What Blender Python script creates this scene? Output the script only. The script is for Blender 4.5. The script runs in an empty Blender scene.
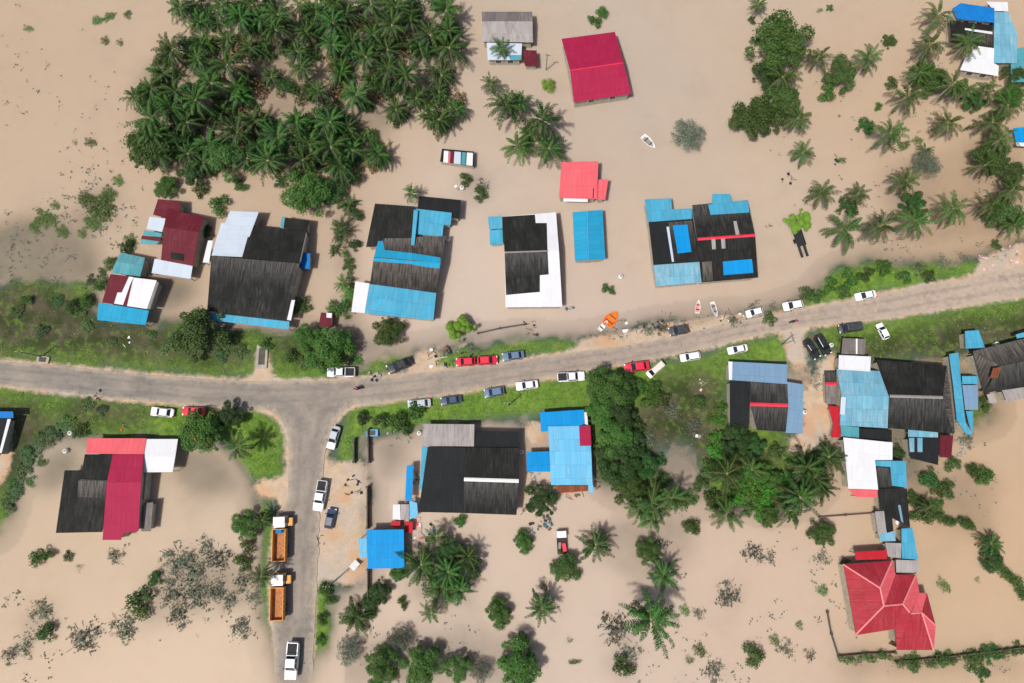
import bpy, bmesh, math, random
import numpy as np
from mathutils import Vector, Matrix
R = math.radians
rng = random.Random(7)
nrg = np.random.default_rng(11)

# ------------------------------------------------------------------ camera, sky, sun, exposure
scene = bpy.context.scene
COL = scene.collection
HCAM, PITCH, FPX = 121.0, R(10.0), 683.0
cd = bpy.data.cameras.new("camera")
cd.sensor_width = 36.0
cd.lens = 36.0 * FPX / 1024.0
cd.clip_start, cd.clip_end = 1.0, 9000.0
cam = bpy.data.objects.new("camera", cd)
COL.objects.link(cam)
cam.location = (0, 0, HCAM)
cam.rotation_euler = (PITCH, 0, 0)
scene.camera = cam

SUN_EL, SHADOW_AZ = R(63), R(41)          # shadows fall to the right and up
to_sun = Vector((-math.cos(SHADOW_AZ) * math.cos(SUN_EL), -math.sin(SHADOW_AZ) * math.cos(SUN_EL), math.sin(SUN_EL)))
world = bpy.data.worlds.new("World")
scene.world = world
world.use_nodes = True
wn = world.node_tree
sky = wn.nodes.new("ShaderNodeTexSky")
sky.sky_type = 'NISHITA'
sky.sun_disc = False
sky.sun_elevation = SUN_EL
sky.sun_rotation = math.atan2(to_sun.x, to_sun.y)
sky.dust_density = 2.5
wn.links.new(sky.outputs[0], wn.nodes["Background"].inputs[0])
wn.nodes["Background"].inputs[1].default_value = 0.10
sd = bpy.data.lights.new("sun", 'SUN')
sd.energy, sd.angle, sd.color = 4.15, R(2.5), (1.0, 0.95, 0.89)
sun = bpy.data.objects.new("sun", sd)
COL.objects.link(sun)
sun.rotation_euler = (-to_sun).to_track_quat('-Z', 'Y').to_euler()
scene.view_settings.view_transform = 'Standard'
scene.view_settings.look = 'None'
scene.view_settings.exposure = 0.08
scene.view_settings.gamma = 1.0
scene.view_settings.use_curve_mapping = False

# ------------------------------------------------------------------ helpers
CP, SP = math.cos(PITCH), math.sin(PITCH)
def W(px, py, h=0.0):
    """the point of the place at height h that the photograph shows at pixel px, py"""
    a, b = (px - 512.0) / FPX, -(py - 341.5) / FPX
    dy, dz = b * CP + SP, b * SP - CP
    t = (HCAM - h) / -dz
    return Vector((a * t, dy * t, h))
def to_px(X, Y):
    """ground points -> pixels (arrays)"""
    yc = Y * CP - HCAM * SP
    zc = -Y * SP - HCAM * CP
    return 512.0 + FPX * X / -zc, 341.5 - FPX * yc / -zc
def mpp(px, py, h=0.0):
    return (W(px + 1, py, h) - W(px, py, h)).length

def lin(r, g, b, k=1.0):
    f = lambda c: ((c / 255) / 12.92 if c / 255 <= 0.04045 else ((c / 255 + 0.055) / 1.055) ** 2.4) * k
    return (f(r), f(g), f(b), 1.0)

def link(o, parent=None):
    COL.objects.link(o)
    if parent is not None:
        o.parent = parent
    return o
def mesh_obj(name, verts, faces, mats, parent=None, uvs=None, fm=None, smooth=False):
    me = bpy.data.meshes.new(name)
    me.from_pydata([tuple(v) for v in verts], [], faces)
    for m in (mats if isinstance(mats, (list, tuple)) else [mats]):
        me.materials.append(m)
    if fm:
        me.polygons.foreach_set("material_index", fm)
    if uvs:
        ul = me.uv_layers.new(name="UVMap")
        ul.data.foreach_set("uv", [c for uv in uvs for c in uv])
    if smooth:
        me.polygons.foreach_set("use_smooth", [True] * len(me.polygons))
    me.update()
    return link(bpy.data.objects.new(name, me), parent)
def share(name, me, parent):
    return link(bpy.data.objects.new(name, me), parent)
def empty(name, loc, rz=0.0, scale=1.0):
    o = bpy.data.objects.new(name, None)
    o.empty_display_size = 0.3
    link(o)
    o.location, o.rotation_euler, o.scale = loc, (0, 0, rz), (scale,) * 3
    return o
def tag(o, label=None, cat=None, group=None, kind=None):
    if label: o["label"] = label
    if cat: o["category"] = cat
    if group: o["group"] = group
    if kind: o["kind"] = kind
    return o

class MB:
    """collects shapes into one mesh"""
    def __init__(s): s.v, s.f, s.m = [], [], []
    def add(s, vs, fs, mi=0):
        n = len(s.v); s.v += [tuple(v) for v in vs]; s.f += [tuple(n + i for i in f) for f in fs]; s.m += [mi] * len(fs); return s
    def box(s, c, d, rz=0, mi=0, taper=1.0, ry=0):
        x, y, z = d[0] / 2, d[1] / 2, d[2] / 2
        vs = [Vector((sx * x * (taper if sz > 0 else 1), sy * y * (taper if sz > 0 else 1), sz * z)) for sz in (-1, 1) for sx, sy in ((-1, -1), (1, -1), (1, 1), (-1, 1))]
        M = Matrix.Translation(c) @ Matrix.Rotation(rz, 4, 'Z') @ Matrix.Rotation(ry, 4, 'Y')
        return s.add([M @ v for v in vs], [(3, 2, 1, 0), (4, 5, 6, 7), (0, 1, 5, 4), (1, 2, 6, 5), (2, 3, 7, 6), (3, 0, 4, 7)], mi)
    def tube(s, pts, rad, n=7, mi=0, cap=True):
        pts = [Vector(p) for p in pts]; k = len(pts)
        rad = rad if isinstance(rad, (list, tuple)) else [rad] * k
        vs = []
        for i, p in enumerate(pts):
            d = (pts[min(i + 1, k - 1)] - pts[max(i - 1, 0)]).normalized()
            a = d.cross(Vector((0, 0, 1)))
            if a.length < 1e-3: a = Vector((1, 0, 0))
            a.normalize(); b = d.cross(a)
            vs += [p + (a * math.cos(2 * math.pi * j / n) + b * math.sin(2 * math.pi * j / n)) * rad[i] for j in range(n)]
        fs = [(i * n + j, i * n + (j + 1) % n, (i + 1) * n + (j + 1) % n, (i + 1) * n + j) for i in range(k - 1) for j in range(n)]
        if cap: fs += [tuple(range(n))[::-1], tuple((k - 1) * n + j for j in range(n))]
        return s.add(vs, fs, mi)
    def cyl(s, c, r, w, axis='Y', n=14, mi=0):
        d = {'X': Vector((1, 0, 0)), 'Y': Vector((0, 1, 0)), 'Z': Vector((0, 0, 1))}[axis] * (w / 2)
        return s.tube([Vector(c) - d, Vector(c) + d], r, n, mi)
    def build(s, name, mats, parent=None, smooth=False):
        return mesh_obj(name, s.v, s.f, mats, parent, fm=s.m, smooth=smooth)
    def mesh(s, name, mats, smooth=False):
        me = bpy.data.meshes.new(name)
        me.from_pydata(s.v, [], s.f)
        for m in (mats if isinstance(mats, (list, tuple)) else [mats]): me.materials.append(m)
        me.polygons.foreach_set("material_index", s.m)
        if smooth: me.polygons.foreach_set("use_smooth", [True] * len(me.polygons))
        me.update(); return me

# ------------------------------------------------------------------ materials
class NT:
    def __init__(s, name):
        s.mat = bpy.data.materials.new(name); s.mat.use_nodes = True
        s.t = s.mat.node_tree; s.t.nodes.clear()
        s.out = s.t.nodes.new("ShaderNodeOutputMaterial")
    def n(s, ty, ins=None, **kw):
        nd = s.t.nodes.new(ty)
        for k, v in kw.items(): setattr(nd, k, v)
        for k, v in (ins or {}).items(): s.set(nd, k, v)
        return nd
    def set(s, nd, k, v):
        sock = nd.inputs[k]
        if isinstance(v, bpy.types.NodeSocket): s.t.links.new(v, sock)
        else: sock.default_value = v
    def math(s, op, a, b=0.0, clamp=False):
        nd = s.n("ShaderNodeMath", operation=op, use_clamp=clamp); s.set(nd, 0, a); s.set(nd, 1, b); return nd.outputs[0]
    def mix(s, f, a, b, blend='MIX'):
        nd = s.n("ShaderNodeMix", data_type='RGBA', blend_type=blend); s.set(nd, 0, f); s.set(nd, 6, a); s.set(nd, 7, b); return nd.outputs[2]
    def noise(s, vec, scale, detail=4, rough=0.55):
        nd = s.n("ShaderNodeTexNoise", {"Scale": scale, "Detail": detail, "Roughness": rough})
        if vec is not None: s.set(nd, "Vector", vec)
        return nd.outputs[0]
    def ramp(s, f, lo, hi):
        return s.n("ShaderNodeMapRange", {0: f, 1: lo, 2: hi}, clamp=True).outputs[0]
    def scale(s, vec, sx, sy, sz):
        nd = s.n("ShaderNodeVectorMath", operation='MULTIPLY'); s.set(nd, 0, vec); nd.inputs[1].default_value = (sx, sy, sz); return nd.outputs[0]
    def bsdf(s, col, rough=0.7, spec=0.3, bump=None, bs=0.3, bd=0.05, metal=0.0):
        p = s.n("ShaderNodeBsdfPrincipled", {"Base Color": col, "Roughness": rough, "Specular IOR Level": spec, "Metallic": metal})
        if bump is not None:
            b = s.n("ShaderNodeBump", {"Height": bump, "Strength": bs, "Distance": bd}); s.set(p, "Normal", b.outputs[0])
        return p
    def done(s, sh):
        s.t.links.new(sh.outputs[0], s.out.inputs[0]); return s.mat

def mul(c, k): return (c[0] * k, c[1] * k, c[2] * k, 1.0)
def plain(name, col, rough=0.6, spec=0.3, var=0.25, scale=1.5, metal=0.0):
    t = NT(name); tc = t.n("ShaderNodeTexCoord").outputs["Object"]
    f = t.noise(tc, scale, 5)
    c = t.mix(t.ramp(f, 0.3, 0.7), mul(col, 1 - var), mul(col, 1 + var * 0.6))
    return t.done(t.bsdf(c, rough, spec, bump=f, bs=0.1, metal=metal))
def roofmat(name, col, worn=None, amt=0.35, rough=0.55, sheet=0.9, spec=0.3, tone=0.16, grime=0.35, ridge=0.0):
    lapk = 0.12 if min(col[:3]) > .2 else 0.3
    """sheet metal or fibre cement: sheets of slightly different tone, corrugation, streaks down the slope"""
    t = NT(name)
    uv = t.n("ShaderNodeUVMap").outputs[0]
    sep = t.n("ShaderNodeSeparateXYZ", {0: uv})
    u, v = sep.outputs[0], sep.outputs[1]
    iu = t.math('FLOOR', t.math('DIVIDE', u, sheet)); iv = t.math('FLOOR', t.math('DIVIDE', v, 2.3))
    cmb = t.n("ShaderNodeCombineXYZ", {0: iu, 1: iv})
    oi = t.n("ShaderNodeObjectInfo").outputs["Random"]
    wn_ = t.n("ShaderNodeTexWhiteNoise", {"Vector": cmb.outputs[0], "W": oi}, noise_dimensions='4D').outputs[0]
    base = t.mix(wn_, mul(col, 1 - tone), mul(col, 1 + tone))
    shift = t.n("ShaderNodeVectorMath", operation='ADD'); t.set(shift, 0, uv)
    t.set(shift, 1, t.n("ShaderNodeCombineXYZ", {0: t.math('MULTIPLY', oi, 91.0), 1: t.math('MULTIPLY', oi, 37.0)}).outputs[0])
    st = t.noise(t.scale(shift.outputs[0], 2.2, 0.22, 1), 1.6, 5, 0.65)
    pat = t.noise(t.scale(shift.outputs[0], 1, 0.7, 1), 0.35, 6, 0.65)
    wc = worn or mul(col, 1.6)
    k = t.math('MULTIPLY', t.math('MULTIPLY', t.ramp(st, 0.42, 0.68), t.ramp(pat, 0.38, 0.62)), amt * 1.9, clamp=True)
    c = t.mix(k, base, wc)
    if ridge:
        nr = t.math('MULTIPLY', t.ramp(t.math('ADD', t.math('ABSOLUTE', v), t.math('MULTIPLY', t.math('SUBTRACT', pat, .5), 6.0)), 4.2, 0.3), t.ramp(st, .3, .6))
        c = t.mix(t.math('MULTIPLY', nr, ridge), c, wc)
    gr = t.noise(t.scale(shift.outputs[0], 1.3, 0.4, 1), 1.1, 6, 0.7)
    c = t.mix(t.math('MULTIPLY', t.ramp(gr, 0.5, 0.75), grime), c, mul(col, 0.45))
    # the lap lines between sheets
    fu = t.math('FRACT', t.math('DIVIDE', u, sheet)); fv = t.math('FRACT', t.math('DIVIDE', v, 2.3))
    lap = t.math('MAXIMUM', t.math('LESS_THAN', fu, 0.07), t.math('LESS_THAN', fv, 0.035))
    c = t.mix(t.math('MULTIPLY', lap, lapk), c, mul(col, 0.4))
    wv = t.math('SINE', t.math('MULTIPLY', u, 2 * math.pi / 0.24))
    h = t.math('ADD', t.math('MULTIPLY', wv, 0.5), t.math('MULTIPLY', st, 0.6))
    return t.done(t.bsdf(c, rough, spec, bump=h, bs=0.5, bd=0.02))

M = {}
K_ = 0.64
def rm(name, rgb, worn=None, amt=.2, rough=.65, sheet=.9, spec=.15, tone=.08, grime=.2, ridge=0.0):
    M[name] = roofmat(name, lin(*rgb, K_), lin(*worn, K_) if worn else None, amt, rough, sheet, spec, tone, grime, ridge)
rm('black_roof', (38,39,37), (96,92,86), .22, .8, tone=.22)
rm('black_worn', (39,40,38), (126,123,118), .2, .8, tone=.2, ridge=.5)
rm('brown_worn', (56,52,48), (146,138,130), .28, .85, tone=.22, ridge=.6)
rm('charcoal', (38,41,42), (70,70,70), .15, .75, tone=.12)
rm('maroon', (112,34,48), (140,75,80), .3, tone=.1)
rm('crimson', (183,36,78), (200,80,112), .15, grime=.1, tone=.05)
rm('red_tile', (180,50,62), (205,100,104), .35, sheet=1.2, grime=.35, tone=.1)
rm('coral', (250,108,116), (255,150,150), .2, grime=.06, tone=.05)
rm('red_sheet', (205,38,52), (215,90,85), .15, grime=.2)
rm('sky_blue', (78,178,214), (135,188,200), .4, grime=.35, tone=.1)
rm('cyan_roof', (38,168,212), (95,185,215), .2, grime=.15, tone=.06)
rm('vivid_blue', (10,158,232), (70,180,235), .15, grime=.12, tone=.06)
rm('deep_blue', (20,130,215), (70,160,220), .2, grime=.2, tone=.08)
rm('pale_blue', (116,202,244), (165,212,240), .35, grime=.1, tone=.08)
rm('grey_blue', (132,166,196), (150,180,200), .3, grime=.15, tone=.05)
rm('teal', (86,170,182), (150,180,178), .45, grime=.3, tone=.1)
rm('worn_blue', (122,186,210), (178,205,215), .6, grime=.35, tone=.14)
M['white_roof'] = roofmat('white_roof', (.6, .6, .61, 1), (.5, .5, .49, 1), .25, .65, .9, .15, .03, .06)
rm('ice_roof', (214,226,240), (235,235,235), .3, grime=.1, tone=.04)
rm('grey_roof', (186,178,174), (130,120,115), .5, grime=.25, tone=.1)
rm('darkgrey_roof', (128,120,116), (165,155,150), .5, grime=.3, tone=.14)
rm('rust', (150,88,60), (110,66,48), .5, .85, grime=.3, tone=.2)
M['wall'] = plain('wall_plaster', lin(190, 180, 160, .8), 0.85, 0.2)
M['wall_blue'] = plain('wall_blue', lin(140, 170, 190, .8), 0.85, 0.2)
M['wall_wood'] = plain('wall_wood', lin(120, 95, 75, .8), 0.85, 0.2)
M['dark'] = plain('dark_opening', (0.012, 0.012, 0.012, 1), 0.6, 0.2)
M['white_trim'] = plain('white_trim', lin(235, 232, 228, .85), 0.5, var=0.1)
M['red_trim'] = plain('red_trim', lin(235, 60, 80, .8), 0.5, var=0.15)
M['pink_trim'] = plain('pink_trim', lin(250, 150, 150, .8), 0.6, var=0.12)
M['blue_trim'] = plain('blue_trim', lin(90, 170, 220, .8), 0.5, var=0.15)
M['grey_trim'] = plain('grey_trim', lin(150, 145, 140, .8), 0.6, var=0.15)
M['timber'] = plain('timber', lin(110, 88, 70, .8), 0.85, var=0.3)
M['concrete'] = plain('concrete', lin(172, 164, 152, .8), 0.9, 0.2, 0.25)
M['mossy_wall'] = plain('mossy_wall', lin(92, 88, 78, .8), 0.9, 0.2, 0.35)
M['glass'] = plain('car_glass', (0.012, 0.016, 0.022, 1), 0.08, 0.6, 0.05)
M['tyre'] = plain('tyre_rubber', (0.02, 0.02, 0.02, 1), 0.8, 0.2)
M['rim'] = plain('rim_metal', (0.45, 0.45, 0.46, 1), 0.35, metal=0.8)
M['headlight'] = plain('headlight_lens', (0.8, 0.8, 0.78, 1), 0.15, 0.5, 0.05)
M['taillight'] = plain('taillight_lens', (0.5, 0.02, 0.02, 1), 0.2, 0.5, 0.05)
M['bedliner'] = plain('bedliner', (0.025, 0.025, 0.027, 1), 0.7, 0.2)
M['chassis'] = plain('chassis', (0.03, 0.03, 0.03, 1), 0.7, 0.2)
M['truck_orange'] = plain('truck_orange', lin(235, 165, 80, .8), 0.6, 0.3, 0.3, 2.5)
M['truck_bed'] = plain('truck_bed_inside', lin(190, 130, 85, .75), 0.85, 0.2, 0.4, 2.5)
M['orange'] = plain('orange_fabric', lin(255, 120, 30, .85), 0.6, 0.2, 0.15)
M['skin'] = plain('skin', lin(150, 105, 80), 0.6, 0.3, 0.1)
M['cloth_dark'] = plain('cloth_dark', (0.03, 0.035, 0.05, 1), 0.9, 0.1)
M['cloth_red'] = plain('cloth_red', lin(190, 60, 60, .8), 0.9, 0.1)
M['cloth_pink'] = plain('cloth_pink', lin(240, 190, 195, .85), 0.9, 0.1)
M['tarp_teal'] = plain('tarp_teal', lin(70, 110, 120, .8), 0.6, 0.3, 0.4)
def paint(name, col, rough=0.3, metal=0.0):
    t = NT(name); tc = t.n("ShaderNodeTexCoord").outputs["Object"]
    f = t.noise(tc, 2.5, 5)
    c = t.mix(t.ramp(f, 0.45, 0.8), col, (col[0] * .7 + .06, col[1] * .7 + .05, col[2] * .7 + .04, 1))
    p = t.bsdf(c, rough, 0.45, metal=metal); p.inputs["Coat Weight"].default_value = 0.4; p.inputs["Coat Roughness"].default_value = 0.12
    return t.done(p)
PAINT = {k: paint('paint_' + k, c) for k, c in dict(
    white=(0.74, 0.74, 0.75, 1), silver=(0.42, 0.45, 0.47, 1), red=(0.62, 0.015, 0.045, 1), black=(0.012, 0.013, 0.016, 1),
    navy=(0.03, 0.055, 0.11, 1), steel_blue=(0.10, 0.16, 0.25, 1), cream=(0.66, 0.60, 0.50, 1), charcoal=(0.035, 0.04, 0.045, 1),
    dark_green=(0.02, 0.06, 0.05, 1)).items()}

def leafmat(name, c1, c2, c3, trans=0.14):
    t = NT(name)
    isl = t.n("ShaderNodeNewGeometry").outputs["Random Per Island"]
    oi = t.n("ShaderNodeObjectInfo").outputs["Random"]
    tc = t.n("ShaderNodeTexCoord").outputs["Object"]
    cl = t.ramp(t.noise(tc, 0.7, 3), 0.35, 0.65)
    c = t.mix(isl, c1, c2)
    c = t.mix(t.math('MULTIPLY', cl, 0.55), c, c3)
    hs = t.n("ShaderNodeHueSaturation", {"Hue": t.math('ADD', 0.48, t.math('MULTIPLY', oi, 0.045)), "Value": t.math('ADD', 0.6, t.math('MULTIPLY', oi, 0.75)), "Color": c})
    p = t.bsdf(hs.outputs[0], 0.5, 0.3)
    tr = t.n("ShaderNodeBsdfTranslucent", {"Color": hs.outputs[0]})
    mx = t.n("ShaderNodeMixShader", {0: trans, 1: p.outputs[0], 2: tr.outputs[0]})
    return t.done(mx)
M['palm_leaf'] = leafmat('palm_leaf', (0.006, 0.026, 0.007, 1), (0.018, 0.070, 0.010, 1), (0.034, 0.095, 0.014, 1))
M['palm_lime'] = leafmat('palm_lime', (0.03, 0.12, 0.010, 1), (0.075, 0.20, 0.016, 1), (0.11, 0.23, 0.022, 1))
M['leaf_bright'] = leafmat('leaf_bright', (0.03, 0.11, 0.01, 1), (0.075, 0.19, 0.016, 1), (0.06, 0.15, 0.014, 1))
M['palm_heart'] = leafmat('palm_heart', (0.016, 0.074, 0.012, 1), (0.042, 0.13, 0.018, 1), (0.07, 0.15, 0.02, 1))
M['coco_leaf'] = leafmat('coco_leaf', (0.02, 0.052, 0.012, 1), (0.06, 0.11, 0.02, 1), (0.10, 0.14, 0.035, 1))
M['leaf_weed'] = leafmat('leaf_weed', (0.05, 0.11, 0.016, 1), (0.11, 0.18, 0.03, 1), (0.09, 0.13, 0.035, 1))
M['dry_frond'] = leafmat('dry_frond', (0.12, 0.075, 0.03, 1), (0.2, 0.13, 0.06, 1), (0.16, 0.11, 0.05, 1))
M['leaf_dark'] = leafmat('leaf_dark', (0.012, 0.046, 0.010, 1), (0.034, 0.092, 0.015, 1), (0.055, 0.105, 0.02, 1))
M['leaf_green'] = leafmat('leaf_green', (0.02, 0.066, 0.010, 1), (0.055, 0.125, 0.016, 1), (0.09, 0.145, 0.022, 1))
M['leaf_lime'] = leafmat('leaf_lime', (0.08, 0.15, 0.012, 1), (0.16, 0.25, 0.02, 1), (0.2, 0.26, 0.03, 1))
M['leaf_grey'] = leafmat('leaf_grey', (0.06, 0.08, 0.052, 1), (0.12, 0.15, 0.10, 1), (0.13, 0.15, 0.10, 1))
M['leaf_olive'] = leafmat('leaf_olive', (0.022, 0.06, 0.012, 1), (0.06, 0.12, 0.02, 1), (0.09, 0.135, 0.028, 1))
M['grass_blade'] = leafmat('grass_blade', (0.08, 0.165, 0.018, 1), (0.15, 0.25, 0.035, 1), (0.18, 0.24, 0.055, 1), 0.15)
M['bark'] = plain('bark', (0.16, 0.12, 0.085, 1), 0.9, 0.1, 0.35, 4)
M['palm_bark'] = plain('palm_bark', (0.30, 0.26, 0.21, 1), 0.9, 0.1, 0.3, 3)
M['flower'] = plain('flower_petals', (0.6, 0.03, 0.04, 1), 0.7, 0.2, 0.2)

# ------------------------------------------------------------------ ground, water, roads
ROAD_TOP = [(-90,350),(0,361),(64,366),(128,373),(192,378),(256,381),(300,381),(350,379),(400,375),(450,369),(512,361),(576,352),(640,343),(704,329),(768,315),(832,304),(896,291),(960,279),(1024,266),(1110,247)]
ROAD_BOT = [(-90,376),(0,386),(64,393),(128,400),(192,405),(256,410),(300,410),(350,406),(400,400),(450,394),(512,384),(576,373),(640,362),(704,348),(768,333),(832,324),(896,317),(960,306),(1024,296),(1110,280)]
SIDE_L = [(250,404),(272,413),(284,426),(288,440),(288,480),(286,502),(276,520),(271,560),(271,600),(273,640),(276,690),(278,730)]
SIDE_R = [(368,398),(346,410),(334,424),(328,440),(323,470),(320,502),(319,530),(318,560),(316,600),(314,640),(312,690),(310,730)]
GRASS = [
 [(-80,300),(0,290),(50,283),(90,288),(97,322),(150,330),(175,318),(215,328),(290,333),(312,340),(332,362),(330,378),(262,381),(200,378),(100,368),(0,362),(-80,355)],
 [(352,377),(375,360),(410,356),(415,366),(380,376)],
 [(425,368),(440,353),(500,348),(520,341),(560,338),(582,342),(572,352),(510,361),(440,370)],
 [(740,322),(770,312),(800,298),(823,278),(845,268),(890,260),(900,266),(940,270),(980,262),(985,274),(940,283),(880,294),(800,312),(745,328)],
 [(-80,376),(0,386),(60,393),(130,400),(200,405),(250,408),(275,415),(287,430),(288,478),(252,478),(240,455),(225,440),(190,440),(150,438),(85,438),(60,430),(40,444),(18,484),(-5,530),(-80,560)],
 [(337,464),(338,440),(350,412),(370,403),(450,394),(520,384),(600,372),(600,410),(530,412),(470,422),(420,424),(380,432),(354,440),(352,464)],
 [(590,376),(640,363),(700,350),(785,333),(800,332),(802,372),(727,362),(727,440),(705,465),(690,500),(640,500),(600,480),(585,420)],
 [(692,452),(735,425),(790,432),(800,440),(826,462),(815,490),(785,498),(765,512),(740,500),(715,506),(700,485)],
 [(812,330),(840,322),(890,318),(960,306),(1060,290),(1060,335),(975,350),(950,360),(880,360),(826,372)],
 [(975,395),(1010,408),(985,420),(965,427),(958,412)],
 [(316,580),(332,577),(333,600),(324,640),(314,662),(312,640),(314,600)],
 [(262,500),(272,515),(270,560),(266,600),(270,640),(262,640),(258,560)],
]
DIRT = [
 [(322,470),(352,464),(366,462),(367,582),(342,582),(318,572),(319,500)],
 [(782,340),(802,334),(806,380),(818,400),(822,440),(810,448),(804,432),(800,380),(792,364)],
 [(970,262),(1030,244),(1060,240),(1060,262),(1024,268),(985,276)],
 [(252,482),(290,480),(290,496),(252,496)],
 [(258,348),(268,348),(272,382),(256,382)],
 [(526,424),(548,424),(548,450),(526,450)],
 [(415,352),(470,338),(500,338),(440,352),(430,372),(412,368)],
 [(578,342),(660,326),(745,312),(748,320),(640,346),(580,354)],
 [(-10,420),(12,420),(10,470),(-10,500)],
 [(785,440),(806,436),(806,452),(786,456)],
 [(820,360),(836,350),(836,440),(824,440)],
]
SHALLOW = [   # drowned lawn and yards close under the surface: (polygon, depth)
 ([(-80,225),(40,212),(105,240),(112,262),(95,292),(-80,300)], 0.22),
 ([(60,436),(88,440),(86,482),(45,500),(16,500),(30,460)], 0.2),
 ([(178,438),(226,440),(256,480),(258,500),(190,505),(165,478)], 0.3),
 ([(640,425),(712,425),(720,500),(650,490)], 0.3),
 ([(368,430),(420,428),(412,470),(368,500)], 0.30),
 ([(130,262),(200,270),(205,300),(160,330),(150,300)], 0.2),
 ([(320,330),(350,325),(420,340),(480,330),(500,338),(420,355),(350,372)], 0.22),
 ([(590,325),(700,310),(745,300),(748,316),(660,330),(590,345)], 0.4),
 ([(835,362),(975,352),(1000,400),(960,440),(905,500),(850,440)], 0.15),
 ([(250,330),(330,315),(330,345),(280,345)], 0.2),
 ([(880,170),(1000,120),(1060,200),(1000,245),(880,262)], 0.55),
]
MUD = [[(735,440),(800,440),(800,462),(740,466)],[(738,500),(800,492),(830,480),(830,530),(700,530)],[(590,400),(640,420),(650,500),(600,500)],[(835,338),(1060,300),(1060,320),(960,358),(826,368)],[(655,380),(727,366),(727,445),(705,472),(640,480),(610,440)],[(872,338),(990,318),(1060,310),(1060,335),(960,365),(826,372),(840,352)],[(-80,285),(50,280),(100,290),(110,330),(150,345),(60,358),(-80,356)],[(690,450),(800,436),(800,470),(690,490)],[(-80,400),(40,402),(60,432),(20,480),(-80,560)],[(90,300),(180,320),(250,335),(255,372),(90,362)],[(60,396),(150,402),(150,425),(60,432)],[(960,395),(1010,408),(960,427)],[(300,325),(330,345),(300,375),(268,372),(262,335)]]
SHALLOW += [([(-80,262),(50,262),(92,274),(96,292),(-80,300)], 0.22),
 ([(140,60),(250,20),(460,0),(460,60),(400,130),(350,170),(180,180),(130,140)], 0.42),
 ([(140,590),(175,545),(225,545),(262,560),(262,610),(200,625),(120,640)], 0.42), ([(25,600),(60,600),(60,640),(10,660)], .42), ([(85,630),(100,628),(100,650),(85,652)], .42),
 ([(68,205),(100,178),(125,185),(115,225),(80,240)], .38), ([(28,205),(70,215),(70,245),(25,235)], .38),
 ([(330,640),(480,620),(530,640),(530,700),(330,700)], .45), ([(400,535),(480,535),(480,610),(410,610)], .4), ([(590,520),(700,500),(700,560),(640,600),(590,560)], .5),
 ([(605,610),(640,610),(635,683),(605,683)], .45), ([(720,580),(745,580),(745,612),(720,612)], .5), ([(830,640),(1024,640),(1024,683),(840,683)], .5),
 ([(590,20),(612,5),(612,25)], .5), ([(335,200),(360,200),(360,330),(335,330)], .3), ([(455,165),(495,165),(495,205),(460,205)], .45), ([(905,480),(960,460),(1000,465),(1000,560),(930,520)], .45)]
GX = np.concatenate([[-4000, -1500, -600, -250], np.arange(-150, 150.01, 0.5), [250, 600, 1500, 4000]])
GY = np.concatenate([[-4000, -1500, -600, -220], np.arange(-75, 135.01, 0.5), [220, 600, 1500, 4000]])
XX, YY = np.meshgrid(GX, GY)
NYG, NXG = XX.shape
PXg, PYg = to_px(XX, np.clip(YY, -400, 400))
def inside(poly):
    m = np.zeros(XX.shape, bool); n = len(poly)
    for i in range(n):
        x0, y0 = poly[i]; x1, y1 = poly[(i + 1) % n]
        if y0 == y1: continue
        c = ((y0 > WY) != (y1 > WY)) & (WX < (x1 - x0) * (WY - y0) / (y1 - y0) + x0)
        m ^= c
    return m
def vnoise(x, y, seed):
    r = np.random.default_rng(seed).random((64, 64))
    xi, yi = np.floor(x).astype(int), np.floor(y).astype(int)
    fx, fy = x - xi, y - yi; fx, fy = fx * fx * (3 - 2 * fx), fy * fy * (3 - 2 * fy)
    g = lambda a, b: r[a % 64, b % 64]
    return (g(yi, xi) * (1 - fx) + g(yi, xi + 1) * fx) * (1 - fy) + (g(yi + 1, xi) * (1 - fx) + g(yi + 1, xi + 1) * fx) * fy
def fbm(s, seed, oct=4):
    a, t = 0, 0
    for o in range(oct):
        a = a + vnoise(XX / s * 2 ** o + 5.3 * o, YY / s * 2 ** o, seed + o) * 0.5 ** o; t += 0.5 ** o
    return a / t
def blur(a, r):
    """three box blurs of radius r cells"""
    a = a.astype(float)
    for ax in (0, 1):
        for _ in range(3):
            p = np.pad(a, [(r + 1, r) if k == ax else (0, 0) for k in (0, 1)], mode='edge')
            c = np.cumsum(p, axis=ax)
            n = a.shape[ax]; w = 2 * r + 1
            a = (np.take(c, range(w, w + n), axis=ax) - np.take(c, range(0, n), axis=ax)) / w
    return a
WX, WY = PXg + (fbm(6, 1) - .5) * 26, PYg + (fbm(6, 9) - .5) * 22      # ragged outlines
grass = np.any([inside(p) for p in GRASS], axis=0)
WX, WY = PXg + (fbm(3, 21) - .5) * 6, PYg + (fbm(3, 29) - .5) * 6
POND = [(655,444),(688,438),(700,462),(712,495),(690,500),(662,484),(648,462)]
grass &= ~inside(POND)
dirt = np.any([inside(p) for p in DIRT], axis=0)
shal = np.full(XX.shape, 1.5)
for p, d in SHALLOW:
    shal = np.where(inside(p), np.minimum(shal, d), shal)
WX, WY = PXg, PYg
road = inside(ROAD_TOP + ROAD_BOT[::-1]) | inside(SIDE_L + SIDE_R[::-1])
land = grass | dirt | road
roadb = blur(road, 2)
m1 = np.maximum(blur(land, 4), np.maximum(roadb, blur(dirt, 3)))
hgt = (m1 - 0.5 + (fbm(2.6, 81) - .5) * .6 * np.clip(m1 * 3 - .25, 0, 1) * (1 - np.clip(roadb * 3, 0, 1))) * 1.7
deep = -blur(shal, 3)
n1, n2 = fbm(9, 40), fbm(2.2, 50)
deep = deep * (1 + (n1 - 0.5) * 0.7 + (n2 - 0.5) * 0.45)
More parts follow.
